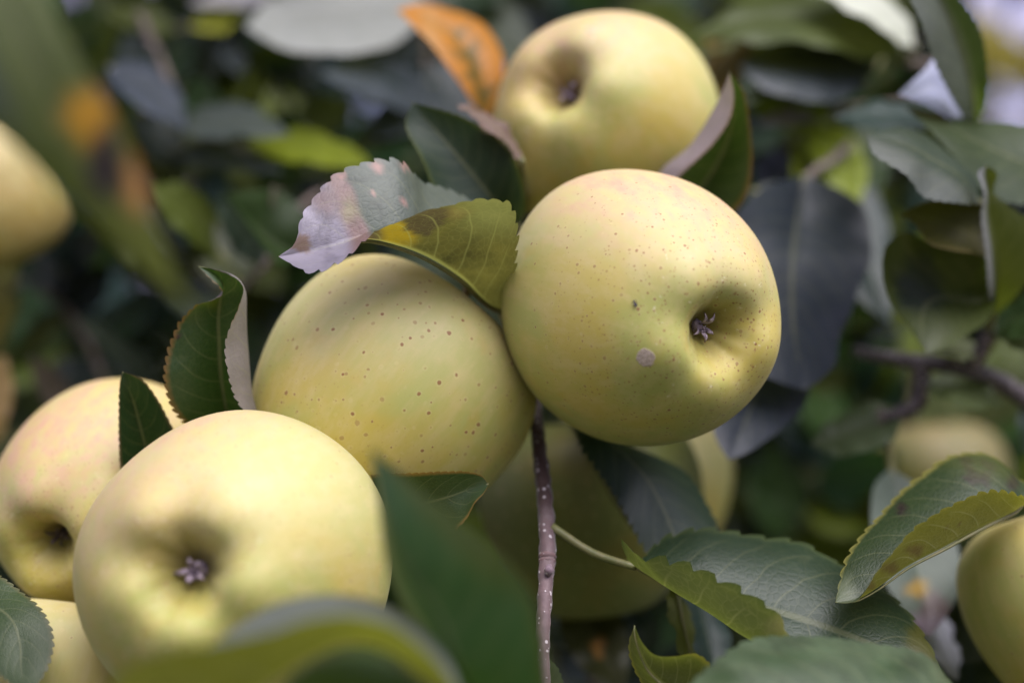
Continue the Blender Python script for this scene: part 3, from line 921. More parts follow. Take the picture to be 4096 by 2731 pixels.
# swollen ring where last year's growth ended
for kx, (vv, dd_, rr_) in enumerate(((2226, 0.4096, 0.0027), (2246, 0.4088, 0.0026))):
    v, f = tube_geo([P(2189, vv - 9, dd_ + 0.0004), P(2189, vv, dd_), P(2189, vv + 9, dd_ - 0.0004)], [rr_ * 0.86, rr_, rr_ * 0.86], 14, 7, 0.15)
    me = mesh_from('bud_ring', v, f, BARK)
    at = me.attributes.new('tint', 'FLOAT_COLOR', 'POINT'); at.data.foreach_set('color', [0.16, 0.09, 0.085, 1] * len(me.vertices))
    link('bud_ring', me, s6['o'])
v, f = tube_geo([P(2196, 2292, 0.4035), P(2196, 2272, 0.4025), P(2198, 2258, 0.4035)], [0.0011, 0.0014, 0.0004], 9, 10, 0.4)
me = mesh_from('bud', v, f, BARK)
at = me.attributes.new('tint', 'FLOAT_COLOR', 'POINT'); at.data.foreach_set('color', [0.20, 0.14, 0.16, 1] * len(me.vertices))
link('bud', me, s6['o'])


def paint_f9(T, B, U, V, px, py):
    T = lerp(T, np.array((0.10, 0.085, 0.012)), blot(px, py, 3690, 2560, 70, 110, 0.5, 2) * 0.8)
    B = lerp(B, np.array((0.30, 0.24, 0.16)), blot(px, py, 3130, 2500, 70, 60, 0.8, 2) * 0.8)
    return T, B


base, tip = (2545, 2268, 0.409), (3775, 2705, 0.392)
f9 = add_leaf(s6, [
    [base, (2600, 2205, 0.418), (2670, 2145, 0.426), (2786, 2112, 0.431), (2900, 2128, 0.434), (3048, 2151, 0.436), (3200, 2176, 0.436), (3300, 2222, 0.434),
     (3390, 2262, 0.431), (3500, 2335, 0.426), (3622, 2440, 0.416), (3690, 2540, 0.406), (3744, 2635, 0.398), tip],
    [base, (2680, 2318, 0.407), (2850, 2372, 0.407), (3000, 2415, 0.406), (3224, 2480, 0.402), (3450, 2560, 0.398), (3640, 2645, 0.394), tip],
    [base, (2640, 2330, 0.400), (2740, 2395, 0.396), (2860, 2468, 0.392), (2970, 2540, 0.389), (3060, 2590, 0.388), (3200, 2650, 0.387), (3450, 2720, 0.387), (3650, 2735, 0.388), tip],
    [base, (2505, 2225, 0.403), (2500, 2165, 0.399), (2560, 2228, 0.395), (2690, 2256, 0.390), (2800, 2284, 0.386), (2900, 2330, 0.383), (3010, 2388, 0.380), (3110, 2452, 0.378), (3165, 2545, 0.377), (3260, 2680, 0.376), (3470, 2780, 0.378), (3660, 2770, 0.384), tip]],
    1, top=(0.026, 0.046, 0.024), under=(0.17, 0.175, 0.065), teeth=17, tooth=0.0032, wave=0.0007, paint=paint_f9,
    rim=(0.10, 0.12, 0.05), rim_w=0.015, sub=10, root=P(2205, 2105, 0.415),
    label='large dark toothed leaf with its near margin folded up showing a light green underside')
# lower leaves of the same twig
base, tip = (2890, 2830, 0.392), (2538, 2500, 0.386)
add_leaf(s6, [
    [base, (2850, 2690, 0.384), (2830, 2645, 0.381), (2780, 2614, 0.379), (2700, 2624, 0.379), (2620, 2618, 0.381), (2570, 2570, 0.383), tip],
    [base, (2780, 2800, 0.388), (2680, 2750, 0.386), (2600, 2680, 0.386), (2560, 2590, 0.386), tip],
    [base, (2740, 2850, 0.396), (2610, 2780, 0.393), (2540, 2680, 0.391), (2516, 2580, 0.388), tip]],
    1, top=SAGE, under=(0.15, 0.15, 0.04), teeth=16, tooth=0.0005, root=P(2190, 2890, 0.39), rim=RIM_YEL, rim_w=0.03)
base, tip = (2140, 2900, 0.40), (2195, 2630, 0.402)
add_leaf(s6, [
    [base, (2090, 2840, 0.40), (2100, 2740, 0.402), (2140, 2670, 0.402), tip],
    [base, (2150, 2820, 0.402), (2170, 2720, 0.403), tip],
    [base, (2240, 2850, 0.406), (2256, 2760, 0.406), (2235, 2680, 0.404), tip]], 1, top=SAGE, under=U_GREEN, teeth=14, tooth=0.0006, midrib=False)

# 10 right leaf with the yellow half
s7 = shoot('leafy_spur', 'spur at the right edge with a folded leaf, yellow outside and dark inside',
           [(4290, 1900, 0.44), (4200, 1940, 0.432), (4110, 1986, 0.425)], (0.0018, 0.0012))


def paint_f10(T, B, U, V, px, py):
    dk = np.array((0.028, 0.016, 0.014))
    for cx, cy, rx, ry in ((3870, 1845, 22, 18), (3885, 1912, 26, 22), (3935, 1915, 26, 24), (3965, 1868, 16, 20), (3880, 1876, 16, 14), (3605, 2035, 18, 26), (3935, 1848, 12, 16), (4050, 1930, 20, 25)):
        T = lerp(T, dk, blot(px, py, cx, cy, rx * 1.35, ry * 1.35, 0.4, cx))
    T = lerp(T, np.array((0.085, 0.09, 0.014)), blot(px, py, 3960, 1850, 190, 90, 0.9, 1) * 0.6)
    T = lerp(T, np.array((0.16, 0.17, 0.11)), blot(px, py, 3380, 2370, 60, 80, 0.8, 3) * 0.8)
    for cx, cy, rx, ry in ((3660, 2200, 40, 28), (3560, 2270, 40, 26), (3480, 2340, 25, 22), (3840, 2095, 12, 8), (3790, 2105, 8, 8)):
        B = lerp(B, np.array((0.16, 0.085, 0.03)), blot(px, py, cx, cy, rx, ry, 0.6, cy) * 0.75)
    return T, B


base, tip = (4105, 1988, 0.424), (3342, 2408, 0.392)
add_leaf(s7, [
    [base, (4130, 2010, 0.410), (4060, 1976, 0.404), (3985, 1964, 0.399), (3925, 1972, 0.396), (3853, 2000, 0.393), (3751, 2052, 0.390), (3655, 2117, 0.388), (3589, 2189, 0.387), (3505, 2291, 0.387), (3455, 2372, 0.389), (3425, 2403, 0.390), (3385, 2410, 0.391), tip],
    [base, (4078, 2030, 0.417), (4010, 2066, 0.411), (3895, 2122, 0.405), (3775, 2188, 0.400), (3625, 2266, 0.396), (3523, 2340, 0.394), (3430, 2395, 0.393), tip],
    [base, (4110, 1940, 0.430), (4069, 1908, 0.433), (4015, 1855, 0.436), (3949, 1816, 0.438), (3883, 1810, 0.438), (3793, 1827, 0.436), (3715, 1881, 0.433), (3595, 1977, 0.427), (3517, 2067, 0.420), (3445, 2145, 0.413), (3385, 2241, 0.405), (3357, 2340, 0.398), tip]],
    1, top=(0.032, 0.055, 0.014), under=(0.28, 0.235, 0.04), teeth=21, tooth=0.0017, bulge=0.06, rim=RIM_YEL, rim_w=0.018, paint=paint_f10, sub=12,
    label='leaf folded into a trough, dark spotted inside and mottled yellow outside')

# 11 broad leaf at the lower right, near the camera
NEARER[0] = 0.95
s8 = shoot('leafy_spur', 'spur below the bottom right with a broad soft focus grey green leaf',
           [(4080, 3150, 0.38), (3990, 3040, 0.372), (3920, 2950, 0.366)], (0.0018, 0.0012))


def paint_f11(T, B, U, V, px, py):
    q = np.random.default_rng(8)
    for k in range(40):
        cx, cy = q.uniform(2650, 3850), q.uniform(2540, 2800)
        T = lerp(T, T * q.choice([0.6, 0.72, 1.3]), blot(px, py, cx, cy, q.uniform(25, 90), q.uniform(15, 40), 0.9, k, 0.7) * 0.8)
    for cx, cy, rx, ry in ((3110, 2640, 170, 50), (3560, 2690, 120, 60), (2900, 2720, 90, 50)):
        T = lerp(T, np.array((0.035, 0.07, 0.022)), blot(px, py, cx, cy, rx, ry, 0.9, cx) * 0.75)
    return T, B


base, tip = (3910, 2940, 0.366), (2640, 2960, 0.340)
add_leaf(s8, [
    [base, (3700, 3060, 0.336), (3300, 3120, 0.326), (2900, 3070, 0.328), tip],
    [base, (3650, 2860, 0.356), (3300, 2800, 0.352), (2950, 2850, 0.346), tip],
    [base, (3880, 2830, 0.374), (3792, 2716, 0.380), (3700, 2632, 0.383), (3535, 2578, 0.384), (3355, 2552, 0.383), (3176, 2536, 0.380), (2996, 2572, 0.374), (2846, 2656, 0.365), (2730, 2780, 0.354), tip]],
    1, top=(0.105, 0.135, 0.085), under=U_SAGE, teeth=26, tooth=0.0016, bulge=0.06, paint=paint_f11, wave=0.0008)

NEARER[0] = 1.0
# 12 leaf in front of the shaded apple
s9 = shoot('leafy_spur', 'spur in front of the shaded apple with an arching dark toothed leaf',
           [(2240, 1640, 0.475), (2270, 1670, 0.468), (2300, 1700, 0.460)], (0.0014, 0.0010))
base, tip = (2295, 1690, 0.458), (2790, 2350, 0.440)
add_leaf(s9, [
    [base, (2330, 1790, 0.446), (2430, 1930, 0.442), (2510, 2060, 0.439), (2590, 2200, 0.438), (2720, 2300, 0.439), tip],
    [base, (2440, 1770, 0.452), (2579, 1905, 0.449), (2651, 2031, 0.447), (2700, 2150, 0.445), (2750, 2260, 0.442), tip],
    [base, (2500, 1775, 0.466), (2640, 1830, 0.468), (2750, 1898, 0.467), (2834, 2028, 0.463), (2872, 2125, 0.458), (2870, 2240, 0.450), tip]][::-1],
    1, top=(0.024, 0.044, 0.026), under=(0.10, 0.12, 0.030), teeth=22, tooth=0.0016, bulge=0.05)
gleaf(s9, (2290, 1640, 0.47), (2760, 1560, 0.52), 60, 0.075, 10, top=GREEN)  # unseen leaf added as a roof to shade the apple below
gleaf(s9, (2290, 1600, 0.48), (2640, 1480, 0.60), 60, 0.08, 10, top=GREEN)  # second hidden leaf, also added to keep light off that apple
gleaf(s9, (2690, 2290, 0.448), (2800, 2760, 0.424), 78, 0.012, -12, top=OLIVE, under=U_OLIVE, show='under', midrib=True)
gleaf(s9, (2780, 2330, 0.47), (2870, 2730, 0.455), 190, 0.02, 0, top=BLUE, under=U_SAGE)

# 13 leaves behind the big apple, blue sky sheen painted into their colour
s10 = shoot('leafy_shoot', 'shoot behind the centre right apple with large bluish grey leaves hanging down',
            [(3420, 560, 0.62), (3330, 640, 0.58), (3230, 720, 0.556), (3130, 1000, 0.545), (3080, 1180, 0.54)], (0.0022, 0.0012))
base, tip = (3215, 700, 0.545), (3215, 1560, 0.484)
add_leaf(s10, [
    [base, (3050, 760, 0.520), (2900, 920, 0.502), (2860, 1150, 0.490), (2930, 1380, 0.482), (3080, 1510, 0.480), tip],
    [base, (3190, 850, 0.534), (3170, 1050, 0.509), (3170, 1250, 0.496), (3190, 1420, 0.488), tip],
    [base, (3420, 800, 0.545), (3490, 960, 0.532), (3466, 1080, 0.522), (3432, 1150, 0.516), (3402, 1240, 0.510), (3362, 1356, 0.502), (3345, 1440, 0.496), (3290, 1510, 0.489), tip]][::-1],
    1, top=(0.026, 0.034, 0.062), under=U_SAGE, teeth=24, tooth=0.0007, bulge=0.02, wave=0.0015, label='broad bluish leaf right behind the speckled apple')
base, tip = (3090, 1190, 0.535), (2916, 1840, 0.470)
add_leaf(s10, [
    [base, (2930, 1300, 0.505), (2840, 1450, 0.490), (2830, 1620, 0.480), (2870, 1760, 0.473), tip],
    [base, (3080, 1330, 0.522), (3050, 1480, 0.506), (3000, 1640, 0.488), (2950, 1760, 0.477), tip],
    [base, (3225, 1350, 0.520), (3240, 1500, 0.508), (3215, 1620, 0.497), (3140, 1700, 0.488), (3056, 1765, 0.480), (2984, 1812, 0.474), tip]][::-1],
    1, top=(0.036, 0.042, 0.076), under=U_SAGE, teeth=24, tooth=0.0007, bulge=0.05, wave=0.001, label='lower bluish leaf with a pale stripe, tip down')
gleaf(s10, (3380, 640, 0.60), (3560, 1300, 0.55), 230, 0.02, -20, top=BLUE)
gleaf(s10, (3000, 760, 0.56), (3330, 1040, 0.54), 240, 0.03, 30, top=(0.028, 0.036, 0.042))

# 14 pink edged leaf right of the top apple
s11 = shoot('leafy_spur', 'spur behind the speckled apple with a dark leaf, its pink margin folded over',
            [(2620, 930, 0.50), (2650, 890, 0.492), (2690, 850, 0.485)], (0.0016, 0.0011))
base, tip = (2690, 850, 0.482), (2918, 290, 0.452)
add_leaf(s11, [
    [base, (2660, 760, 0.466), (2720, 702, 0.460), (2760, 665, 0.457), (2858, 570, 0.452), (2922, 470, 0.449), (2936, 380, 0.449), tip],
    [base, (2620, 740, 0.472), (2660, 668, 0.469), (2756, 585, 0.466), (2846, 450, 0.461), (2898, 345, 0.456), tip],
    [base, (2790, 770, 0.482), (2880, 640, 0.477), (2930, 500, 0.470), (2935, 380, 0.461), tip],
    [base, (2880, 880, 0.478), (2950, 832, 0.474), (2994, 755, 0.470), (3008, 640, 0.467), (2997, 490, 0.463), (2976, 375, 0.458), (2940, 315, 0.454), tip]],
    2, top=(0.036, 0.058, 0.016), under=(0.42, 0.30, 0.36), teeth=24, tooth=0.0005, rim=RIM_RED, rim_w=0.02, sub=8)

# 15 dark leaf and orange leaf left of the top apple
s12 = shoot('leafy_spur', 'spur left of the top apple with a bright orange leaf above a dark one',
            [(2160, 1000, 0.54), (2120, 900, 0.53), (2080, 720, 0.535), (2020, 520, 0.545)], (0.0018, 0.0012))
base, tip = (2070, 905, 0.470), (1652, 412, 0.452)
add_leaf(s12, [
    [base, (1900, 900, 0.456), (1760, 800, 0.449), (1690, 640, 0.447), (1622, 500, 0.449), tip],
    [base, (1960, 780, 0.462), (1860, 660, 0.458), (1750, 530, 0.455), tip],
    [base, (2100, 830, 0.462), (2092, 740, 0.459), (2066, 655, 0.457), (2025, 575, 0.456), (1950, 527, 0.455), (1860, 473, 0.454), (1770, 443, 0.453), tip]],
    1, top=(0.022, 0.044, 0.020), under=(0.20, 0.13, 0.14), teeth=24, tooth=0.0004, rim=(0.09, 0.10, 0.015), rim_w=0.07, bulge=-0.06,
    label='dark green leaf covering the left flank of the top apple')
gleaf(s12, (2085, 640, 0.462), (1830, 420, 0.466), 60, 0.02, 30, top=(0.16, 0.08, 0.08), under=(0.22, 0.12, 0.12), show='under', label='thin purplish leaf edge behind the dark leaf')


def paint_or(T, B, U, V, px, py):
    for cx, cy, rx, ry in ((1835, 140, 30, 30), (1880, 220, 40, 50), (1935, 385, 40, 60), (1900, 290, 25, 40)):
        T = lerp(T, np.array((0.11, 0.085, 0.018)), blot(px, py, cx, cy, rx * 1.2, ry * 1.2, 0.8, cx, 0.6) * 0.9)
    T = lerp(T, np.array((0.60, 0.30, 0.12)), blot(px, py, 1720, 150, 60, 160, 0.9, 3) * 0.5)
    return T, B


base, tip = (1955, 480, 0.545), (1588, 40, 0.548)
add_leaf(s12, [
    [base, (1905, 430, 0.536), (1860, 360, 0.532), (1794, 270, 0.530), (1722, 174, 0.532), (1650, 102, 0.538), tip],
    [base, (1945, 360, 0.545), (1890, 230, 0.546), (1800, 130, 0.548), (1690, 60, 0.549), tip],
    [base, (2010, 340, 0.552), (2014, 250, 0.556), (1984, 165, 0.560), (1920, 88, 0.562), (1800, 40, 0.562), (1686, 16, 0.556), tip]],
    1, top=ORANGE, under=(0.55, 0.30, 0.10), teeth=18, tooth=0.0004, bulge=0.05, paint=paint_or, label='bright orange autumn leaf')

NEARER[0] = 0.93
# ------------------------------------------------------------------ woody branch at the right with its leaves
s13 = shoot('branch', 'dark woody branch entering from the right edge with leaves on short spurs',
            [(4700, 1880, 0.60), (4350, 1730, 0.58), (4096, 1590, 0.562), (3960, 1510, 0.556), (3860, 1475, 0.552), (3700, 1448, 0.556), (3560, 1432, 0.566), (3420, 1405, 0.58)],
            (0.0058, 0.0052, 0.0046, 0.0042, 0.0034, 0.003, 0.0022), tint=(0.085, 0.062, 0.066), tint2=(0.045, 0.034, 0.038), cat='branch')


def side_stem(sh, pts, r):
    v, f = tube_geo([P(*q) for q in pts], r, 9, 22, 0.2)
    me = mesh_from('spur', v, f, BARK)
    at = me.attributes.new('tint', 'FLOAT_COLOR', 'POINT'); at.data.foreach_set('color', [0.06, 0.045, 0.05, 1] * len(me.vertices))
    return link('spur', me, sh['o'])


side_stem(s13, [(3880, 1480, 0.552), (3925, 1400, 0.548), (3952, 1330, 0.546), (3975, 1310, 0.546)], [0.0034, 0.0028, 0.0024, 0.0016])
side_stem(s13, [(3935, 1370, 0.548), (3975, 1345, 0.545), (3995, 1325, 0.544)], [0.0018, 0.0018, 0.0012])
side_stem(s13, [(3680, 1445, 0.556), (3690, 1540, 0.556), (3668, 1620, 0.556), (3610, 1650, 0.556), (3530, 1672, 0.558)], [0.0034, 0.0028, 0.0030, 0.0028, 0.0018])
rt = P(3955, 1320, 0.546)
# leaf hanging like a trough with a dark inside
base, tip = (3965, 1150, 0.520), (3705, 1415, 0.498)
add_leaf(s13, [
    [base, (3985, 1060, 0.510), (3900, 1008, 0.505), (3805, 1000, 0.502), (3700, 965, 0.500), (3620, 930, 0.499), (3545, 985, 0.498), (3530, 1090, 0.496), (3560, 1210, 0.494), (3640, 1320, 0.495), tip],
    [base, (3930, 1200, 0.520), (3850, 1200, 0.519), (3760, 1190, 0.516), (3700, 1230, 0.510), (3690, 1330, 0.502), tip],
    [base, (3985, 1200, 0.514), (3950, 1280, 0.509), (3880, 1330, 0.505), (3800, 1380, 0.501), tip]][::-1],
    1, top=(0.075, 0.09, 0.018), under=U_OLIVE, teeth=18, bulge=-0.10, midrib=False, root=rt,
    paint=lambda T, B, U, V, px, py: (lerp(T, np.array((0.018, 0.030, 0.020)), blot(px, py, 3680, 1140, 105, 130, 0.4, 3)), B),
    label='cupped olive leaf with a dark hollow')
base, tip = (3960, 1040, 0.515), (3600, 864, 0.492)
add_leaf(s13, [
    [base, (3900, 1012, 0.498), (3810, 1000, 0.492), (3715, 972, 0.489), (3665, 905, 0.488), (3630, 872, 0.490), tip],
    [base, (3900, 950, 0.510), (3800, 900, 0.506), (3690, 868, 0.498), tip],
    [base, (3990, 900, 0.520), (3915, 818, 0.518), (3800, 800, 0.512), (3700, 808, 0.504), tip]],
    1, top=(0.075, 0.060, 0.012), under=(0.16, 0.12, 0.05), teeth=18, bulge=-0.05, root=rt, rim=(0.20, 0.13, 0.06), rim_w=0.05,
    label='small bronze leaf curling over the cupped leaf')
base, tip = (3975, 1270, 0.53), (3945, 664, 0.49)
add_leaf(s13, [
    [base, (3955, 1140, 0.505), (3942, 1000, 0.496), (3925, 860, 0.490), (3935, 770, 0.488), (3912, 690, 0.488), tip],
    [base, (3985, 1120, 0.512), (3978, 1000, 0.505), (3958, 870, 0.500), (3955, 770, 0.494), tip],
    [base, (4080, 1160, 0.510), (4160, 1040, 0.505), (4130, 900, 0.502), (4040, 830, 0.500), (3975, 770, 0.496), (3985, 690, 0.490), tip]],
    1, top=(0.095, 0.105, 0.016), under=(0.33, 0.30, 0.36), teeth=18, bulge=0.03, root=rt,
    paint=lambda T, B, U, V, px, py: (lerp(T, np.array((0.30, 0.27, 0.32)), sstep(U, -0.25, -0.6)[..., None]), B),
    label='upright yellow green leaf with a lilac margin at the right edge')
gleaf(s13, (3960, 1330, 0.545), (4260, 1230, 0.52), 150, 0.03, 20, top=GREEN)
gleaf(s13, (3990, 1335, 0.545), (4300, 1420, 0.52), 110, 0.03, 20, top=(0.10, 0.11, 0.06), under=U_SAGE)
gleaf(s13, (3925, 1420, 0.552), (3690, 1390, 0.53), 75, 0.03, 18, top=(0.24, 0.24, 0.14), under=U_SAGE)
gleaf(s13, (3700, 1540, 0.556), (4010, 1620, 0.54), 130, 0.03, 20, top=(0.15, 0.17, 0.08), under=U_SAGE)
gleaf(s13, (3620, 1650, 0.556), (3240, 1780, 0.56), 180, 0.03, -10, top=(0.10, 0.12, 0.07), under=U_SAGE)
gleaf(s13, (4100, 1600, 0.562), (4330, 1850, 0.58), 260, 0.02, 0, top=DEEP)

# grey hanging leaf, lower right
s14 = shoot('leafy_spur', 'spur below the woody branch with a long grey leaf, purple at its tip',
            [(3525, 1640, 0.566), (3535, 1720, 0.560), (3556, 1800, 0.553)], (0.0016, 0.0011))
base, tip = (3560, 1870, 0.545), (3715, 2545, 0.50)


def paint_b24(T, B, U, V, px, py):
    T = lerp(T, np.array((0.50, 0.27, 0.04)), blot(px, py, 3672, 2355, 55, 45, 0.7, 2))
    T = lerp(T, np.array((0.17, 0.09, 0.11)), blot(px, py, 3740, 2430, 75, 70, 0.6, 4) * 0.9)
    T = lerp(T, np.array((0.30, 0.20, 0.30)), sstep(py, 2430, 2490)[..., None])
    return T, B


add_leaf(s14, [
    [base, (3500, 1940, 0.535), (3485, 2050, 0.525), (3500, 2200, 0.515), (3560, 2360, 0.506), (3650, 2480, 0.502), tip],
    [base, (3600, 2000, 0.538), (3640, 2150, 0.528), (3680, 2300, 0.517), (3710, 2440, 0.507), tip],
    [base, (3680, 1950, 0.540), (3790, 2080, 0.533), (3838, 2230, 0.524), (3830, 2370, 0.515), (3770, 2480, 0.506), tip]][::-1],
    1, top=(0.115, 0.135, 0.12), under=U_SAGE, teeth=22, tooth=0.0005, bulge=0.04, paint=paint_b24)
gleaf(s14, (3700, 2420, 0.54), (3830, 2720, 0.50), 120, 0.03, 0, top=(0.34, 0.30, 0.42), under=U_SAGE, root=P(3556, 1800, 0.553))  # bright lilac colour stands for sky sheen

# upper right shoots
s15 = shoot('leafy_shoot', 'shoot at the upper right with tall grey and olive leaves against the bright sky',
            [(4350, 900, 0.60), (4150, 760, 0.58), (3990, 640, 0.565), (3860, 540, 0.56), (3780, 470, 0.56)], (0.0026, 0.0014))
base, tip = (3905, 520, 0.552), (3690, -120, 0.50)
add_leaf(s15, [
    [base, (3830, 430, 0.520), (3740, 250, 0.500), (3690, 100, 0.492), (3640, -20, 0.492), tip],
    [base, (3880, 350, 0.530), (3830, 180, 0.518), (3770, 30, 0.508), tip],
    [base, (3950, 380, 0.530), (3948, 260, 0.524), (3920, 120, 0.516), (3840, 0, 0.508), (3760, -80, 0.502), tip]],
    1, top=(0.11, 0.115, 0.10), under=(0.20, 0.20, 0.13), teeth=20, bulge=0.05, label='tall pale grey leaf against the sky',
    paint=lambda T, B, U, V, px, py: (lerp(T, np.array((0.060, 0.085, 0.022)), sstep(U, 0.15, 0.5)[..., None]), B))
base, tip = (3842, 490, 0.545), (3592, 378, 0.520)
add_leaf(s15, [
    [base, (3790, 470, 0.522), (3720, 430, 0.514), (3650, 400, 0.514), tip],
    [base, (3800, 420, 0.540), (3740, 350, 0.537), (3670, 370, 0.530), tip],
    [base, (3862, 320, 0.552), (3848, 205, 0.552), (3770, 210, 0.546), (3690, 290, 0.536), tip]],
    1, top=(0.50, 0.47, 0.78), under=(0.45, 0.30, 0.38), teeth=16, bulge=0.03, label='bright lilac withered leaf curled to a triangle')
base, tip = (4330, 760, 0.54), (3615, 425, 0.520)
add_leaf(s15, [
    [base, (4150, 820, 0.515), (3960, 780, 0.505), (3830, 640, 0.503), (3720, 520, 0.508), tip],
    [base, (4160, 680, 0.530), (3960, 590, 0.524), (3780, 500, 0.520), tip],
    [base, (4200, 540, 0.545), (4050, 492, 0.545), (3900, 486, 0.540), (3750, 450, 0.530), tip]],
    1, top=(0.040, 0.060, 0.016), under=U_GREEN, teeth=18, bulge=0.04, label='dark olive leaf under the sky gap')
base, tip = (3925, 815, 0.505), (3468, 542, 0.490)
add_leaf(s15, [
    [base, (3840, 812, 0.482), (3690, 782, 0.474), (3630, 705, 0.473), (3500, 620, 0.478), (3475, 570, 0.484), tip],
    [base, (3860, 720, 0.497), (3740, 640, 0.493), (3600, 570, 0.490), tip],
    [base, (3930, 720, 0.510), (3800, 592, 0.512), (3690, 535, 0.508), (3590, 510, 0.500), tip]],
    1, top=(0.042, 0.060, 0.040), under=U_SAGE, teeth=20, bulge=0.04, root=P(3995, 645, 0.566), label='dark leaf with grey sheen painted on its near half',
    paint=lambda T, B, U, V, px, py: (lerp(T, np.array((0.12, 0.12, 0.12)), sstep(U, -0.1, -0.6)[..., None] * 0.8), B))  # near half lightened: sheen put into the colour
gleaf(s15, (4080, 560, 0.60), (4420, 880, 0.58), 300, 0.03, 0, top=OLIVE)
gleaf(s15, (3780, 480, 0.57), (3340, 470, 0.57), 120, 0.04, 10, top=BLUE)

NEARER[0] = 0.95
s16 = shoot('leafy_shoot', 'shoot right of the top apple with a broad grey lilac leaf under arching olive leaves',
            [(3900, 300, 0.70), (3700, 260, 0.67), (3560, 230, 0.66), (3350, 90, 0.67), (3150, -30, 0.68)], (0.0026, 0.0014))
gleaf(s16, (3490, 290, 0.635), (2960, 270, 0.60), 290, 0.055, 20, top=(0.050, 0.058, 0.085), label='broad grey lilac leaf')  # lilac cast of the sky's sheen put into the top colour
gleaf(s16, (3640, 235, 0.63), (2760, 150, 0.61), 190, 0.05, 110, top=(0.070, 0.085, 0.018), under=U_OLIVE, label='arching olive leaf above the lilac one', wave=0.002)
gleaf(s16, (3660, 190, 0.62), (3230, -60, 0.62), 120, 0.05, 60, top=(0.85, 0.78, 0.76), under=U_OLIVE, label='pale leaf edge along the top, white sky shine painted in')  # near-white colour stands for light on the blade
gleaf(s16, (3400, 60, 0.66), (2760, -90, 0.66), 180, 0.05, 30, top=OLIVE)
gleaf(s16, (3080, -20, 0.68), (2820, 210, 0.64), 160, 0.03, 0, top=(0.30, 0.30, 0.14), under=U_SAGE, label='pale yellow green leaf behind the top apple',
      paint=lambda T, B, U, V, px, py: (lerp(T, np.array((0.50, 0.20, 0.02)), blot(px, py, 2830, 110, 70, 80, 0.8, 1)), B))
gleaf(s16, (3010, 60, 0.66), (2850, 420, 0.60), 170, 0.03, 20, top=(0.16, 0.085, 0.010), under=U_OLIVE, label='ochre leaf at the flank of the top apple')
gleaf(s16, (3530, 330, 0.66), (2990, 380, 0.63), 110, 0.04, 0, top=(0.065, 0.08, 0.02))

s17 = shoot('leafy_shoot', 'shoot right of the pink edged leaf with yellow green leaves out of focus',
            [(3640, 420, 0.72), (3480, 430, 0.69), (3330, 450, 0.665), (3230, 520, 0.655), (3150, 600, 0.65)], (0.0022, 0.0012))
gleaf(s17, (3240, 500, 0.645), (3430, 830, 0.61), 190, 0.02, 40, top=(0.26, 0.29, 0.015), under=U_OLIVE, label='yellow green leaf hanging tip down')
gleaf(s17, (3200, 540, 0.65), (3330, 850, 0.625), 150, 0.03, -10, top=(0.32, 0.34, 0.02), under=U_OLIVE)
gleaf(s17, (3260, 470, 0.64), (3030, 505, 0.60), 75, 0.03, 20, top=(0.26, 0.20, 0.28), label='small lilac leaf')
gleaf(s17, (3330, 440, 0.66), (2990, 420, 0.64), 150, 0.03, -20, top=(0.24, 0.28, 0.015), under=U_OLIVE)
gleaf(s17, (3160, 600, 0.65), (3070, 800, 0.64), 200, 0.03, 0, top=(0.052, 0.055, 0.095), under=U_SAGE)
gleaf(s17, (3170, 620, 0.66), (3060, 860, 0.65), 150, 0.02, 0, top=(0.13, 0.14, 0.015), under=U_SAGE)
gleaf(s17, (3420, 470, 0.68), (3520, 760, 0.64), 180, 0.02, 0, top=GREEN)

NEARER[0] = 1.0
# ------------------------------------------------------------------ left side
NEARER[0] = 0.86
s18 = shoot('leafy_shoot', 'very blurred near shoot, upper left, its long olive leaf turning orange and brown',
            [(-420, -420, 0.33), (-260, -330, 0.318), (-60, -230, 0.306)], (0.002, 0.0012))


def paint_b1(T, B, U, V, px, py):
    T = lerp(T, np.array((0.62, 0.27, 0.010)), blot(px, py, 370, 470, 120, 150, 0.7, 1))
    T = lerp(T, np.array((0.44, 0.19, 0.06)), blot(px, py, 545, 720, 60, 190, 0.7, 2))
    T = lerp(T, np.array((0.030, 0.016, 0.022)), blot(px, py, 420, 660, 85, 170, 0.5, 3))
    T = lerp(T, np.array((0.16, 0.165, 0.03)), sstep(py, 800, 950)[..., None])
    T = lerp(T, np.array((0.07, 0.085, 0.06)), sstep(U, 0.3, 0.7)[..., None] * sstep(py, 700, 300)[..., None])
    return T, B


base, tip = (-40, -210, 0.304), (790, 1250, 0.288)
add_leaf(s18, [
    [base, (-240, -40, 0.302), (-200, 170, 0.298), (-70, 420, 0.295), (70, 590, 0.294), (280, 790, 0.293), (470, 975, 0.291), (640, 1130, 0.289), tip],
    [base, (30, 30, 0.297), (130, 260, 0.293), (250, 520, 0.291), (390, 760, 0.290), (570, 1000, 0.289), tip],
    [base, (140, -100, 0.299), (240, 100, 0.293), (370, 330, 0.290), (490, 530, 0.289), (570, 720, 0.289), (610, 880, 0.288), (690, 1080, 0.288), tip]][::-1],
    1, top=(0.095, 0.110, 0.018), under=U_OLIVE, teeth=18, bulge=0.04, paint=paint_b1, sub=10,
    label='long blurred olive leaf with an orange and brown patch')

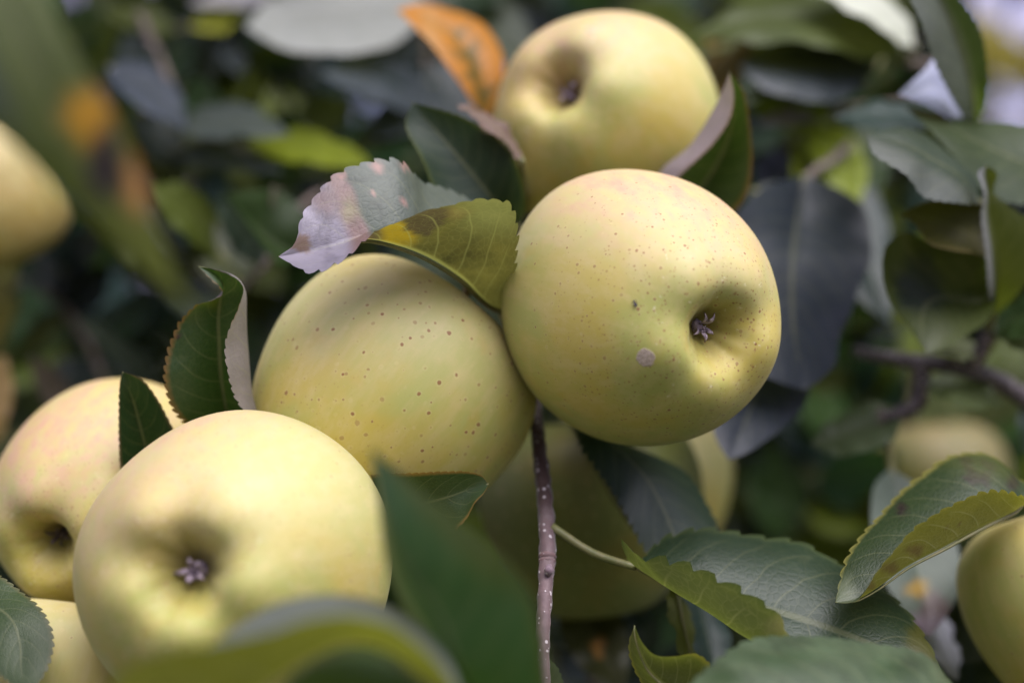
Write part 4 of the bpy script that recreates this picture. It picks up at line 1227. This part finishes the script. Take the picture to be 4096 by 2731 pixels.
NEARER[0] = 1.0
s19 = shoot('leafy_shoot', 'blurred shoot left of the folded leaf with lilac leaves and one yellow green',
            [(560, 60, 0.68), (640, 240, 0.66), (720, 400, 0.648), (860, 560, 0.64), (1040, 620, 0.64)], (0.0022, 0.0012))  # lilac and grey leaf tops below carry sky sheen in their colour
gleaf(s19, (430, 270, 0.63), (745, 520, 0.60), 160, 0.045, 40, top=(0.062, 0.068, 0.110), label='lilac grey leaf pointing down right')
gleaf(s19, (690, 520, 0.63), (1160, 540, 0.59), 140, 0.05, 50, top=(0.085, 0.095, 0.100), label='pale grey arched leaf')
gleaf(s19, (985, 575, 0.63), (1490, 660, 0.585), 130, 0.03, 28, top=(0.22, 0.24, 0.010), under=U_OLIVE, label='yellow green leaf reaching right')
gleaf(s19, (690, 615, 0.63), (1150, 690, 0.60), 90, 0.04, 25, top=(0.068, 0.074, 0.120), label='narrow lilac leaf')
gleaf(s19, (540, 460, 0.65), (740, 680, 0.63), 150, 0.02, 10, top=(0.024, 0.036, 0.040))
gleaf(s19, (600, 120, 0.68), (470, 360, 0.65), 160, 0.03, 0, top=(0.036, 0.046, 0.048))
gleaf(s19, (850, 560, 0.645), (780, 300, 0.65), 150, 0.03, 0, top=DEEP)
gleaf(s19, (1040, 620, 0.645), (1180, 860, 0.64), 130, 0.02, 0, top=GREEN)

s20 = shoot('leafy_shoot', 'blurred shoot above the tall curled leaf with green and olive folded leaves',
            [(1330, 760, 0.60), (1240, 800, 0.59), (1160, 900, 0.585), (1060, 1060, 0.58), (940, 1180, 0.58)], (0.0022, 0.0012))
base, tip = (1190, 1010, 0.56), (912, 782, 0.535)
add_leaf(s20, [
    [base, (1120, 1060, 0.545), (1030, 950, 0.537), (960, 850, 0.534), tip],
    [base, (1100, 980, 0.555), (1010, 900, 0.548), (950, 830, 0.540), tip],
    [base, (1230, 880, 0.562), (1140, 780, 0.560), (1020, 762, 0.548), tip]],
    1, top=(0.030, 0.060, 0.014), under=(0.22, 0.20, 0.03), teeth=18, midrib=False, label='green leaf with a yellow outer half')
gleaf(s20, (880, 1010, 0.60), (590, 740, 0.575), 170, 0.04, 40, top=(0.085, 0.100, 0.014), under=U_OLIVE)
gleaf(s20, (760, 1060, 0.60), (480, 800, 0.57), 110, 0.04, 0, top=(0.09, 0.09, 0.12))
gleaf(s20, (1060, 1060, 0.58), (880, 760, 0.56), 150, 0.02, 0, top=(0.022, 0.036, 0.030))
gleaf(s20, (1000, 1120, 0.59), (760, 900, 0.60), 200, 0.02, 0, top=(0.06, 0.07, 0.014))
gleaf(s20, (1150, 900, 0.58), (1090, 740, 0.555), 70, 0.03, 0, top=(0.26, 0.20, 0.20), label='tiny pinkish leaf')
gleaf(s20, (940, 1180, 0.58), (640, 1180, 0.59), 180, 0.03, 0, top=(0.035, 0.045, 0.035))

s21 = shoot('leafy_shoot', 'blurred shoot left of the orange leaf with a large whitish leaf',
            [(1760, -140, 0.72), (1720, 40, 0.70), (1700, 200, 0.685), (1740, 420, 0.67)], (0.0024, 0.0013))
gleaf(s21, (1720, 20, 0.675), (980, 110, 0.63), 330, 0.07, 10, top=(0.46, 0.42, 0.45), under=U_SAGE, label='large whitish grey leaf at the top')  # whitish colour carries the sky sheen of this leaf
gleaf(s21, (1730, 460, 0.66), (1280, 300, 0.61), 180, 0.05, 70, top=(0.072, 0.080, 0.115), label='grey lilac arched leaf')  # lilac grey top has reflected sky painted in
gleaf(s21, (1700, 180, 0.68), (1390, 200, 0.66), 150, 0.03, -20, top=(0.034, 0.042, 0.065))
gleaf(s21, (1710, 300, 0.68), (1480, 260, 0.64), 130, 0.03, 0, top=BLUE)
gleaf(s21, (1720, 250, 0.68), (1900, 560, 0.65), 190, 0.02, 0, top=(0.022, 0.034, 0.050))
gleaf(s21, (1730, 330, 0.67), (1480, 560, 0.63), 170, 0.03, 0, top=(0.055, 0.062, 0.088))
gleaf(s21, (1740, 430, 0.67), (1380, 610, 0.63), 130, 0.03, 0, top=(0.060, 0.070, 0.022))
gleaf(s21, (1760, -60, 0.71), (2140, 260, 0.68), 260, 0.03, 0, top=(0.060, 0.075, 0.045))
gleaf(s21, (1700, -40, 0.72), (2040, -40, 0.70), 180, 0.03, 0, top=DEEP)

s22 = shoot('leafy_shoot', 'blurred shoot along the top left with a yellow leaf and pale slivers of leaf',
            [(1180, -200, 0.76), (1060, -60, 0.74), (900, 60, 0.73), (720, 120, 0.72)], (0.0024, 0.0013))
gleaf(s22, (980, 40, 0.725), (760, 110, 0.70), 100, 0.03, 0, top=(0.60, 0.54, 0.08), under=U_OLIVE, label='yellow leaf')
gleaf(s22, (1090, -20, 0.73), (760, 10, 0.70), 70, 0.03, 0, top=(0.66, 0.55, 0.70), label='pale lilac leaf sliver at the top')
gleaf(s22, (900, 60, 0.73), (960, 300, 0.70), 130, 0.02, 0, top=(0.060, 0.068, 0.095))
gleaf(s22, (760, 110, 0.72), (640, 360, 0.70), 150, 0.02, 0, top=DEEP)
gleaf(s22, (820, 100, 0.72), (800, 380, 0.71), 140, 0.02, 0, top=(0.08, 0.085, 0.085))
gleaf(s22, (1060, -40, 0.74), (1250, 280, 0.72), 220, 0.02, 0, top=(0.05, 0.055, 0.03))
gleaf(s22, (700, 120, 0.72), (420, 30, 0.70), 120, 0.03, 0, top=(0.08, 0.09, 0.014))

s23 = shoot('leafy_shoot', 'dim blurred shoot above the pink flushed apple at the left',
            [(120, 1120, 0.72), (260, 1240, 0.69), (360, 1380, 0.67), (420, 1540, 0.66)], (0.0024, 0.0013))
gleaf(s23, (640, 1560, 0.64), (300, 1270, 0.60), 90, 0.03, 20, top=(0.045, 0.055, 0.050), label='narrow grey green leaf')
gleaf(s23, (330, 1650, 0.64), (125, 1420, 0.62), 110, 0.03, -20, top=(0.16, 0.11, 0.11), label='pinkish leaf')
gleaf(s23, (-60, 1780, 0.62), (20, 1420, 0.60), 190, 0.02, 30, top=(0.70, 0.40, 0.20), under=U_OLIVE, label='peach coloured leaf at the left edge')
gleaf(s23, (260, 1240, 0.69), (70, 1400, 0.66), 90, 0.02, 0, top=(0.10, 0.10, 0.02))
gleaf(s23, (280, 1260, 0.69), (430, 1010, 0.68), 160, 0.02, 0, top=(0.036, 0.042, 0.070))
gleaf(s23, (360, 1380, 0.67), (620, 1180, 0.66), 150, 0.02, 0, top=DEEP)
gleaf(s23, (380, 1420, 0.67), (640, 1400, 0.66), 170, 0.02, 0, top=(0.016, 0.028, 0.022))
gleaf(s23, (220, 1220, 0.70), (280, 960, 0.69), 160, 0.02, 0, top=(0.034, 0.038, 0.062))
gleaf(s23, (400, 1500, 0.66), (160, 1560, 0.66), 200, 0.02, 0, top=(0.018, 0.030, 0.030))
gleaf(s23, (200, 1900, 0.66), (-60, 1720, 0.64), 120, 0.03, 0, top=(0.16, 0.15, 0.10))

s24 = shoot('leafy_shoot', 'dark shoot low down behind the twig with an olive leaf flecked orange',
            [(2500, 2950, 0.60), (2420, 2800, 0.58), (2340, 2640, 0.57), (2280, 2520, 0.57)], (0.0024, 0.0013))
gleaf(s24, (2260, 2330, 0.53), (2480, 2780, 0.50), 240, 0.02, 20, top=(0.050, 0.046, 0.010), under=U_OLIVE, midrib=True,
      paint=lambda T, B, U, V, px, py: (lerp(T, np.array((0.50, 0.20, 0.06)), blot(px, py, 2392, 2590, 22, 48, 0.4, 1)), B), label='olive brown leaf with an orange fleck')
gleaf(s24, (2420, 2760, 0.58), (2640, 2480, 0.57), 170, 0.03, 0, top=(0.018, 0.028, 0.018))
gleaf(s24, (2480, 2880, 0.59), (2800, 2560, 0.58), 190, 0.03, 0, top=(0.020, 0.032, 0.022))
gleaf(s24, (2300, 2560, 0.57), (2050, 2350, 0.56), 180, 0.03, 0, top=(0.012, 0.022, 0.014))

# ------------------------------------------------------------------ deeper shoots, each with its own leaves
palette = [(DEEP, 5), (GREEN, 4), (BLUE, 4), (OLIVE, 2), ((0.045, 0.05, 0.07), 3), ((0.11, 0.125, 0.012), 2)]
pal = [tuple(1.9 * x for x in c) for c, n in palette for _ in range(n)]
deep_spots = [
    ((250, 350), 'deep shoot in shadow at the upper left behind the lilac grey leaves'),
    ((300, 1150), 'deep shoot in shadow at the left between the cropped apples and the tall leaf'),
    ((1000, 300), 'deep shoot in shadow below the large whitish leaf'),
    ((1250, 850), 'deep shoot in shadow just left of the folded purple leaf'),
    ((2350, 150), 'deep shoot in shadow behind the top apple'),
    ((3000, 1000), 'deep shoot in shadow behind the bluish leaves'),
    ((3500, 1250), 'deep shoot in shadow beside the woody branch'),
    ((3250, 2000), 'deep shoot in shadow above the large toothed leaf'),
    ((3900, 1800), 'deep shoot in shadow under the woody branch at the right'),
    ((2150, 2500), 'deep shoot in shadow behind the foot of the twig'),
    ((500, 2350), 'deep shoot in shadow behind the front left apple'),
    ((3400, 250), 'deep shoot in shadow behind the grey lilac leaf'),
]
rnd = random.Random(5)
for (u, v), lab in deep_spots:
    d = rnd.uniform(0.76, 0.90)
    a = rnd.uniform(0, 6.28)
    du, dv = math.cos(a) * 330, math.sin(a) * 330
    sh = shoot('leafy_shoot', lab, [(u - du, v - dv, d + 0.04), (u, v, d + 0.02), (u + du, v + dv, d + 0.03)], (0.0026, 0.0014), group='shoots deep in the tree', tint=(0.05, 0.04, 0.035))
    for k in range(13):
        s = rnd.uniform(-1, 1)
        bu, bv_ = u + du * s, v + dv * s
        an = a + rnd.choice((-1, 1)) * rnd.uniform(0.5, 1.4)
        L = rnd.uniform(300, 430)
        c = rnd.choice(pal)
        gleaf(sh, (bu, bv_, d), (bu + math.cos(an) * L, bv_ + math.sin(an) * L, d + rnd.uniform(-0.05, 0.04)), rnd.uniform(130, 230), rnd.uniform(0.0, 0.04),
              rnd.uniform(-40, 40), top=c, under=U_GREEN, show='top' if rnd.random() < 0.75 else 'under', teeth=8)

mid_spots = [
    ((130, 1000), 'half lit blurred shoot at the left edge between the two cropped apples', 0.68),
    ((560, 820), 'half lit blurred shoot right of the long blurred olive leaf', 0.67),
    ((1080, 330), 'half lit blurred shoot under the large whitish leaf', 0.72),
    ((1330, 900), 'half lit blurred shoot hidden behind the folded lilac leaf', 0.68),
    ((3350, 950), 'half lit blurred shoot between the bluish leaves and the cupped leaf', 0.66),
    ((3150, 420), 'half lit blurred shoot under the broad grey leaf at upper right', 0.72),
    ((3430, 1500), 'half lit blurred shoot left of the woody branch tip', 0.70),
    ((3950, 2150), 'half lit blurred shoot behind the yellow edged folded leaf', 0.66),
]
mid_pal = [(0.036, 0.080, 0.014), (0.026, 0.062, 0.066), (0.05, 0.095, 0.014), (0.10, 0.115, 0.010), (0.030, 0.040, 0.062), (0.045, 0.075, 0.012), (0.15, 0.165, 0.010), (0.020, 0.044, 0.030), (0.06, 0.068, 0.10)]
for (u, v), lab, d in mid_spots:
    a = rnd.uniform(0, 6.28)
    du, dv = math.cos(a) * 220, math.sin(a) * 220
    sh = shoot('leafy_shoot', lab, [(u - du, v - dv, d + 0.03), (u, v, d + 0.015), (u + du, v + dv, d + 0.02)], (0.0022, 0.0012), group='half lit shoots inside the tree', tint=(0.05, 0.04, 0.035))
    for k in range(10):
        q_ = rnd.uniform(-1, 1)
        an = a + rnd.choice((-1, 1)) * rnd.uniform(0.5, 1.5)
        L = rnd.uniform(240, 340)
        bu, bv_ = u + du * q_, v + dv * q_
        gleaf(sh, (bu, bv_, d), (bu + math.cos(an) * L, bv_ + math.sin(an) * L, d - rnd.uniform(0.0, 0.05)), rnd.uniform(90, 160), rnd.uniform(0.01, 0.045),
              rnd.uniform(-40, 40), top=rnd.choice(mid_pal), under=U_GREEN, show='top' if rnd.random() < 0.8 else 'under', teeth=10)

# ------------------------------------------------------------------ the mass of the tree behind
def foliage(name, n, box, gaps, pal_top, pal_under, size, seed, keep=None):
    r = np.random.default_rng(seed)
    lo, hi = np.array(box[0]), np.array(box[1])
    p = r.uniform(lo, hi, (n, 3))
    # clumps: thin out by a smooth field so that light and dark pockets form
    u, v = pix(p)
    ok = np.ones(n, bool)
    for (cu, cv, ru, rv) in gaps:
        ok &= ((u - cu) / ru) ** 2 + ((v - cv) / rv) ** 2 > 1
    if keep is not None: ok &= keep(p)
    p = p[ok]; n = len(p)
    ax = r.normal(size=(n, 3)); ax[:, 2] -= 0.5; ax /= np.linalg.norm(ax, axis=1)[:, None]
    up = r.normal(size=(n, 3)) * 0.55 + np.array([0.1, -0.35, 0.8])
    sd = np.cross(ax, up); sd /= np.linalg.norm(sd, axis=1)[:, None] + 1e-9
    nr = np.cross(sd, ax)
    L = size * r.uniform(0.75, 1.25, n); W = L * r.uniform(0.24, 0.32, n)
    tv = np.array([0.0, 0.18, 0.48, 0.78, 1.0]); wv_ = np.array([0.0, 0.75, 1.0, 0.62, 0.0])
    cu = r.uniform(-0.25, 0.15, n)
    V = np.zeros((n, 5, 3, 3))
    for i in range(5):
        c = p + ax * (L * tv[i])[:, None] + nr * (cu * L * tv[i] ** 2)[:, None]
        for j, s in enumerate((-1, 0, 1)):
            V[:, i, j] = c + sd * (s * W * wv_[i])[:, None] + nr * (abs(s) * 0.22 * W * wv_[i])[:, None]
    verts = V.reshape(-1, 3)
    quad = np.array([(i * 3 + j, i * 3 + j + 1, (i + 1) * 3 + j + 1, (i + 1) * 3 + j) for i in range(4) for j in range(2)])
    faces = (quad[None] + (np.arange(n) * 15)[:, None, None]).reshape(-1, 4)
    me = bpy.data.meshes.new(name)
    me.vertices.add(len(verts)); me.vertices.foreach_set('co', verts.ravel())
    me.loops.add(faces.size); me.loops.foreach_set('vertex_index', faces.ravel())
    me.polygons.add(len(faces)); me.polygons.foreach_set('loop_start', np.arange(len(faces)) * 4)
    me.polygons.foreach_set('use_smooth', np.ones(len(faces), bool))
    me.update(calc_edges=True)
    me.materials.append(LEAF)
    for nm, pl in (('top', pal_top), ('under', pal_under)):
        c = np.array(pl)[r.integers(0, len(pl), n)] * r.uniform(0.7, 1.3, (n, 1))
        rgba = np.ones((n, 15, 4)); rgba[:, :, :3] = c[:, None]
        at = me.attributes.new(nm, 'FLOAT_COLOR', 'POINT'); at.data.foreach_set('color', rgba.ravel())
    uvl = me.uv_layers.new(name='leaf')
    uv1 = np.array([((j) / 2, tv[i]) for i in range(5) for j in range(3)])
    uvs = np.tile(uv1[quad.ravel()], (n, 1))
    uvl.data.foreach_set('uv', uvs.ravel())
    me.validate()
    return link(name, me)


gaps = [(4200, 160, 420, 420), (4150, 420, 260, 190), (270, -60, 150, 150), (3450, -90, 250, 110)]
fo = foliage('foliage', 46000, ((-1.9, 0.92, 0.35), (1.9, 3.2, 3.0)), gaps,
             [(0.03, 0.07, 0.022), (0.045, 0.09, 0.02), (0.04, 0.075, 0.08), GREEN, OLIVE, (0.05, 0.06, 0.09), (0.09, 0.11, 0.02)], [U_GREEN, U_SAGE, U_OLIVE], 0.075, 4)
tag(fo, kind='stuff')

def beyond_view(p):
    u, v = pix(p)
    out = (u < -500) | (u > 4600) | (v < -420) | (v > 3150)
    return out & (p[:, 1] > 0.58 + 0.10 * np.abs(p[:, 0]) + 0.12 * np.maximum(p[:, 2] - CAM_Z - 0.25, 0))


shade_foliage = foliage('foliage', 3000, ((-1.2, 0.56, 0.75), (1.2, 1.0, 2.5)), [(4300, 100, 700, 520)],  # unseen canopy outside the view, added to shade the tree's inside
             [DEEP, GREEN, BLUE, GREEN, OLIVE, DEEP], [U_GREEN, U_SAGE, U_OLIVE], 0.075, 6, keep=beyond_view)
tag(shade_foliage, kind='stuff')

# ------------------------------------------------------------------ unseen trees added behind the camera to block low sky light
for k, (tx, ty, th_) in enumerate(((-3.1, -2.7, 3.4), (-1.0, -2.5, 3.7), (1.1, -2.8, 3.5), (3.2, -2.6, 3.6))):
    v, f = tube_geo([Vector((tx, ty, -0.1)), Vector((tx + 0.05, ty, 0.6)), Vector((tx - 0.03, ty, 1.4)), Vector((tx, ty, th_ - 0.4))], [0.07, 0.055, 0.04, 0.012], 10, 16, 0.2)
    me = mesh_from('sky_block_tree', v, f, BARK)
    at = me.attributes.new('tint', 'FLOAT_COLOR', 'POINT'); at.data.foreach_set('color', [0.10, 0.08, 0.07, 1] * len(me.vertices))
    tr_ = link('sky_block_tree', me)
    tag(tr_, ('unseen tree added at the far left behind the camera to block sky light', 'taller unseen tree added left of centre behind the camera to block sky light', 'unseen tree added right of centre behind the camera to block sky light', 'unseen tree added at the far right behind the camera to block sky light')[k], 'tree', 'unseen trees added to block low sky light')
    c_ = foliage('crown', 5200, ((tx - 1.2, ty - 0.8, 0.45), (tx + 1.2, ty + 0.8, th_)), [], [DEEP, GREEN, BLUE, OLIVE], [U_GREEN, U_SAGE], 0.085, 30 + k,
                 keep=lambda p, tx=tx, ty=ty, th_=th_: ((p[:, 0] - tx) / 1.2) ** 2 + ((p[:, 1] - ty) / 0.8) ** 2 + ((p[:, 2] - (0.45 + th_) / 2) / ((th_ - 0.45) / 2)) ** 2 < 1)
    c_.parent = tr_
    tag(c_, kind='stuff')

# ------------------------------------------------------------------ a yellowing tree beyond the gap
v, f = tube_geo([Vector((4.3, 9.5, -0.1)), Vector((4.2, 9.5, 1.0)), Vector((4.1, 9.5, 2.2)), Vector((4.0, 9.5, 3.6))], [0.16, 0.12, 0.09, 0.03], 12, 20, 0.2)
me = mesh_from('yellow_tree', v, f, BARK)
at = me.attributes.new('tint', 'FLOAT_COLOR', 'POINT'); at.data.foreach_set('color', [0.10, 0.08, 0.06, 1] * len(me.vertices))
yt = link('yellow_tree', me)
tag(yt, 'distant yellowing tree seen as an ochre blur through the gap at the upper right', 'tree')
cr = foliage('crown', 26000, ((1.6, 8.0, 1.3), (6.6, 11.0, 4.6)), [(3985, -20, 90, 110), (4110, 30, 90, 130), (4060, 440, 110, 100)],
             [(0.46, 0.33, 0.06), (0.52, 0.36, 0.06), (0.34, 0.29, 0.06)], [(0.36, 0.27, 0.07), (0.28, 0.22, 0.07)], 0.13, 9,
             keep=lambda p: ((p[:, 0] - 4.1) / 2.4) ** 2 + ((p[:, 1] - 9.5) / 1.5) ** 2 + ((p[:, 2] - 2.9) / 1.6) ** 2 < 1)
cr.parent = yt
tag(cr, kind='stuff')
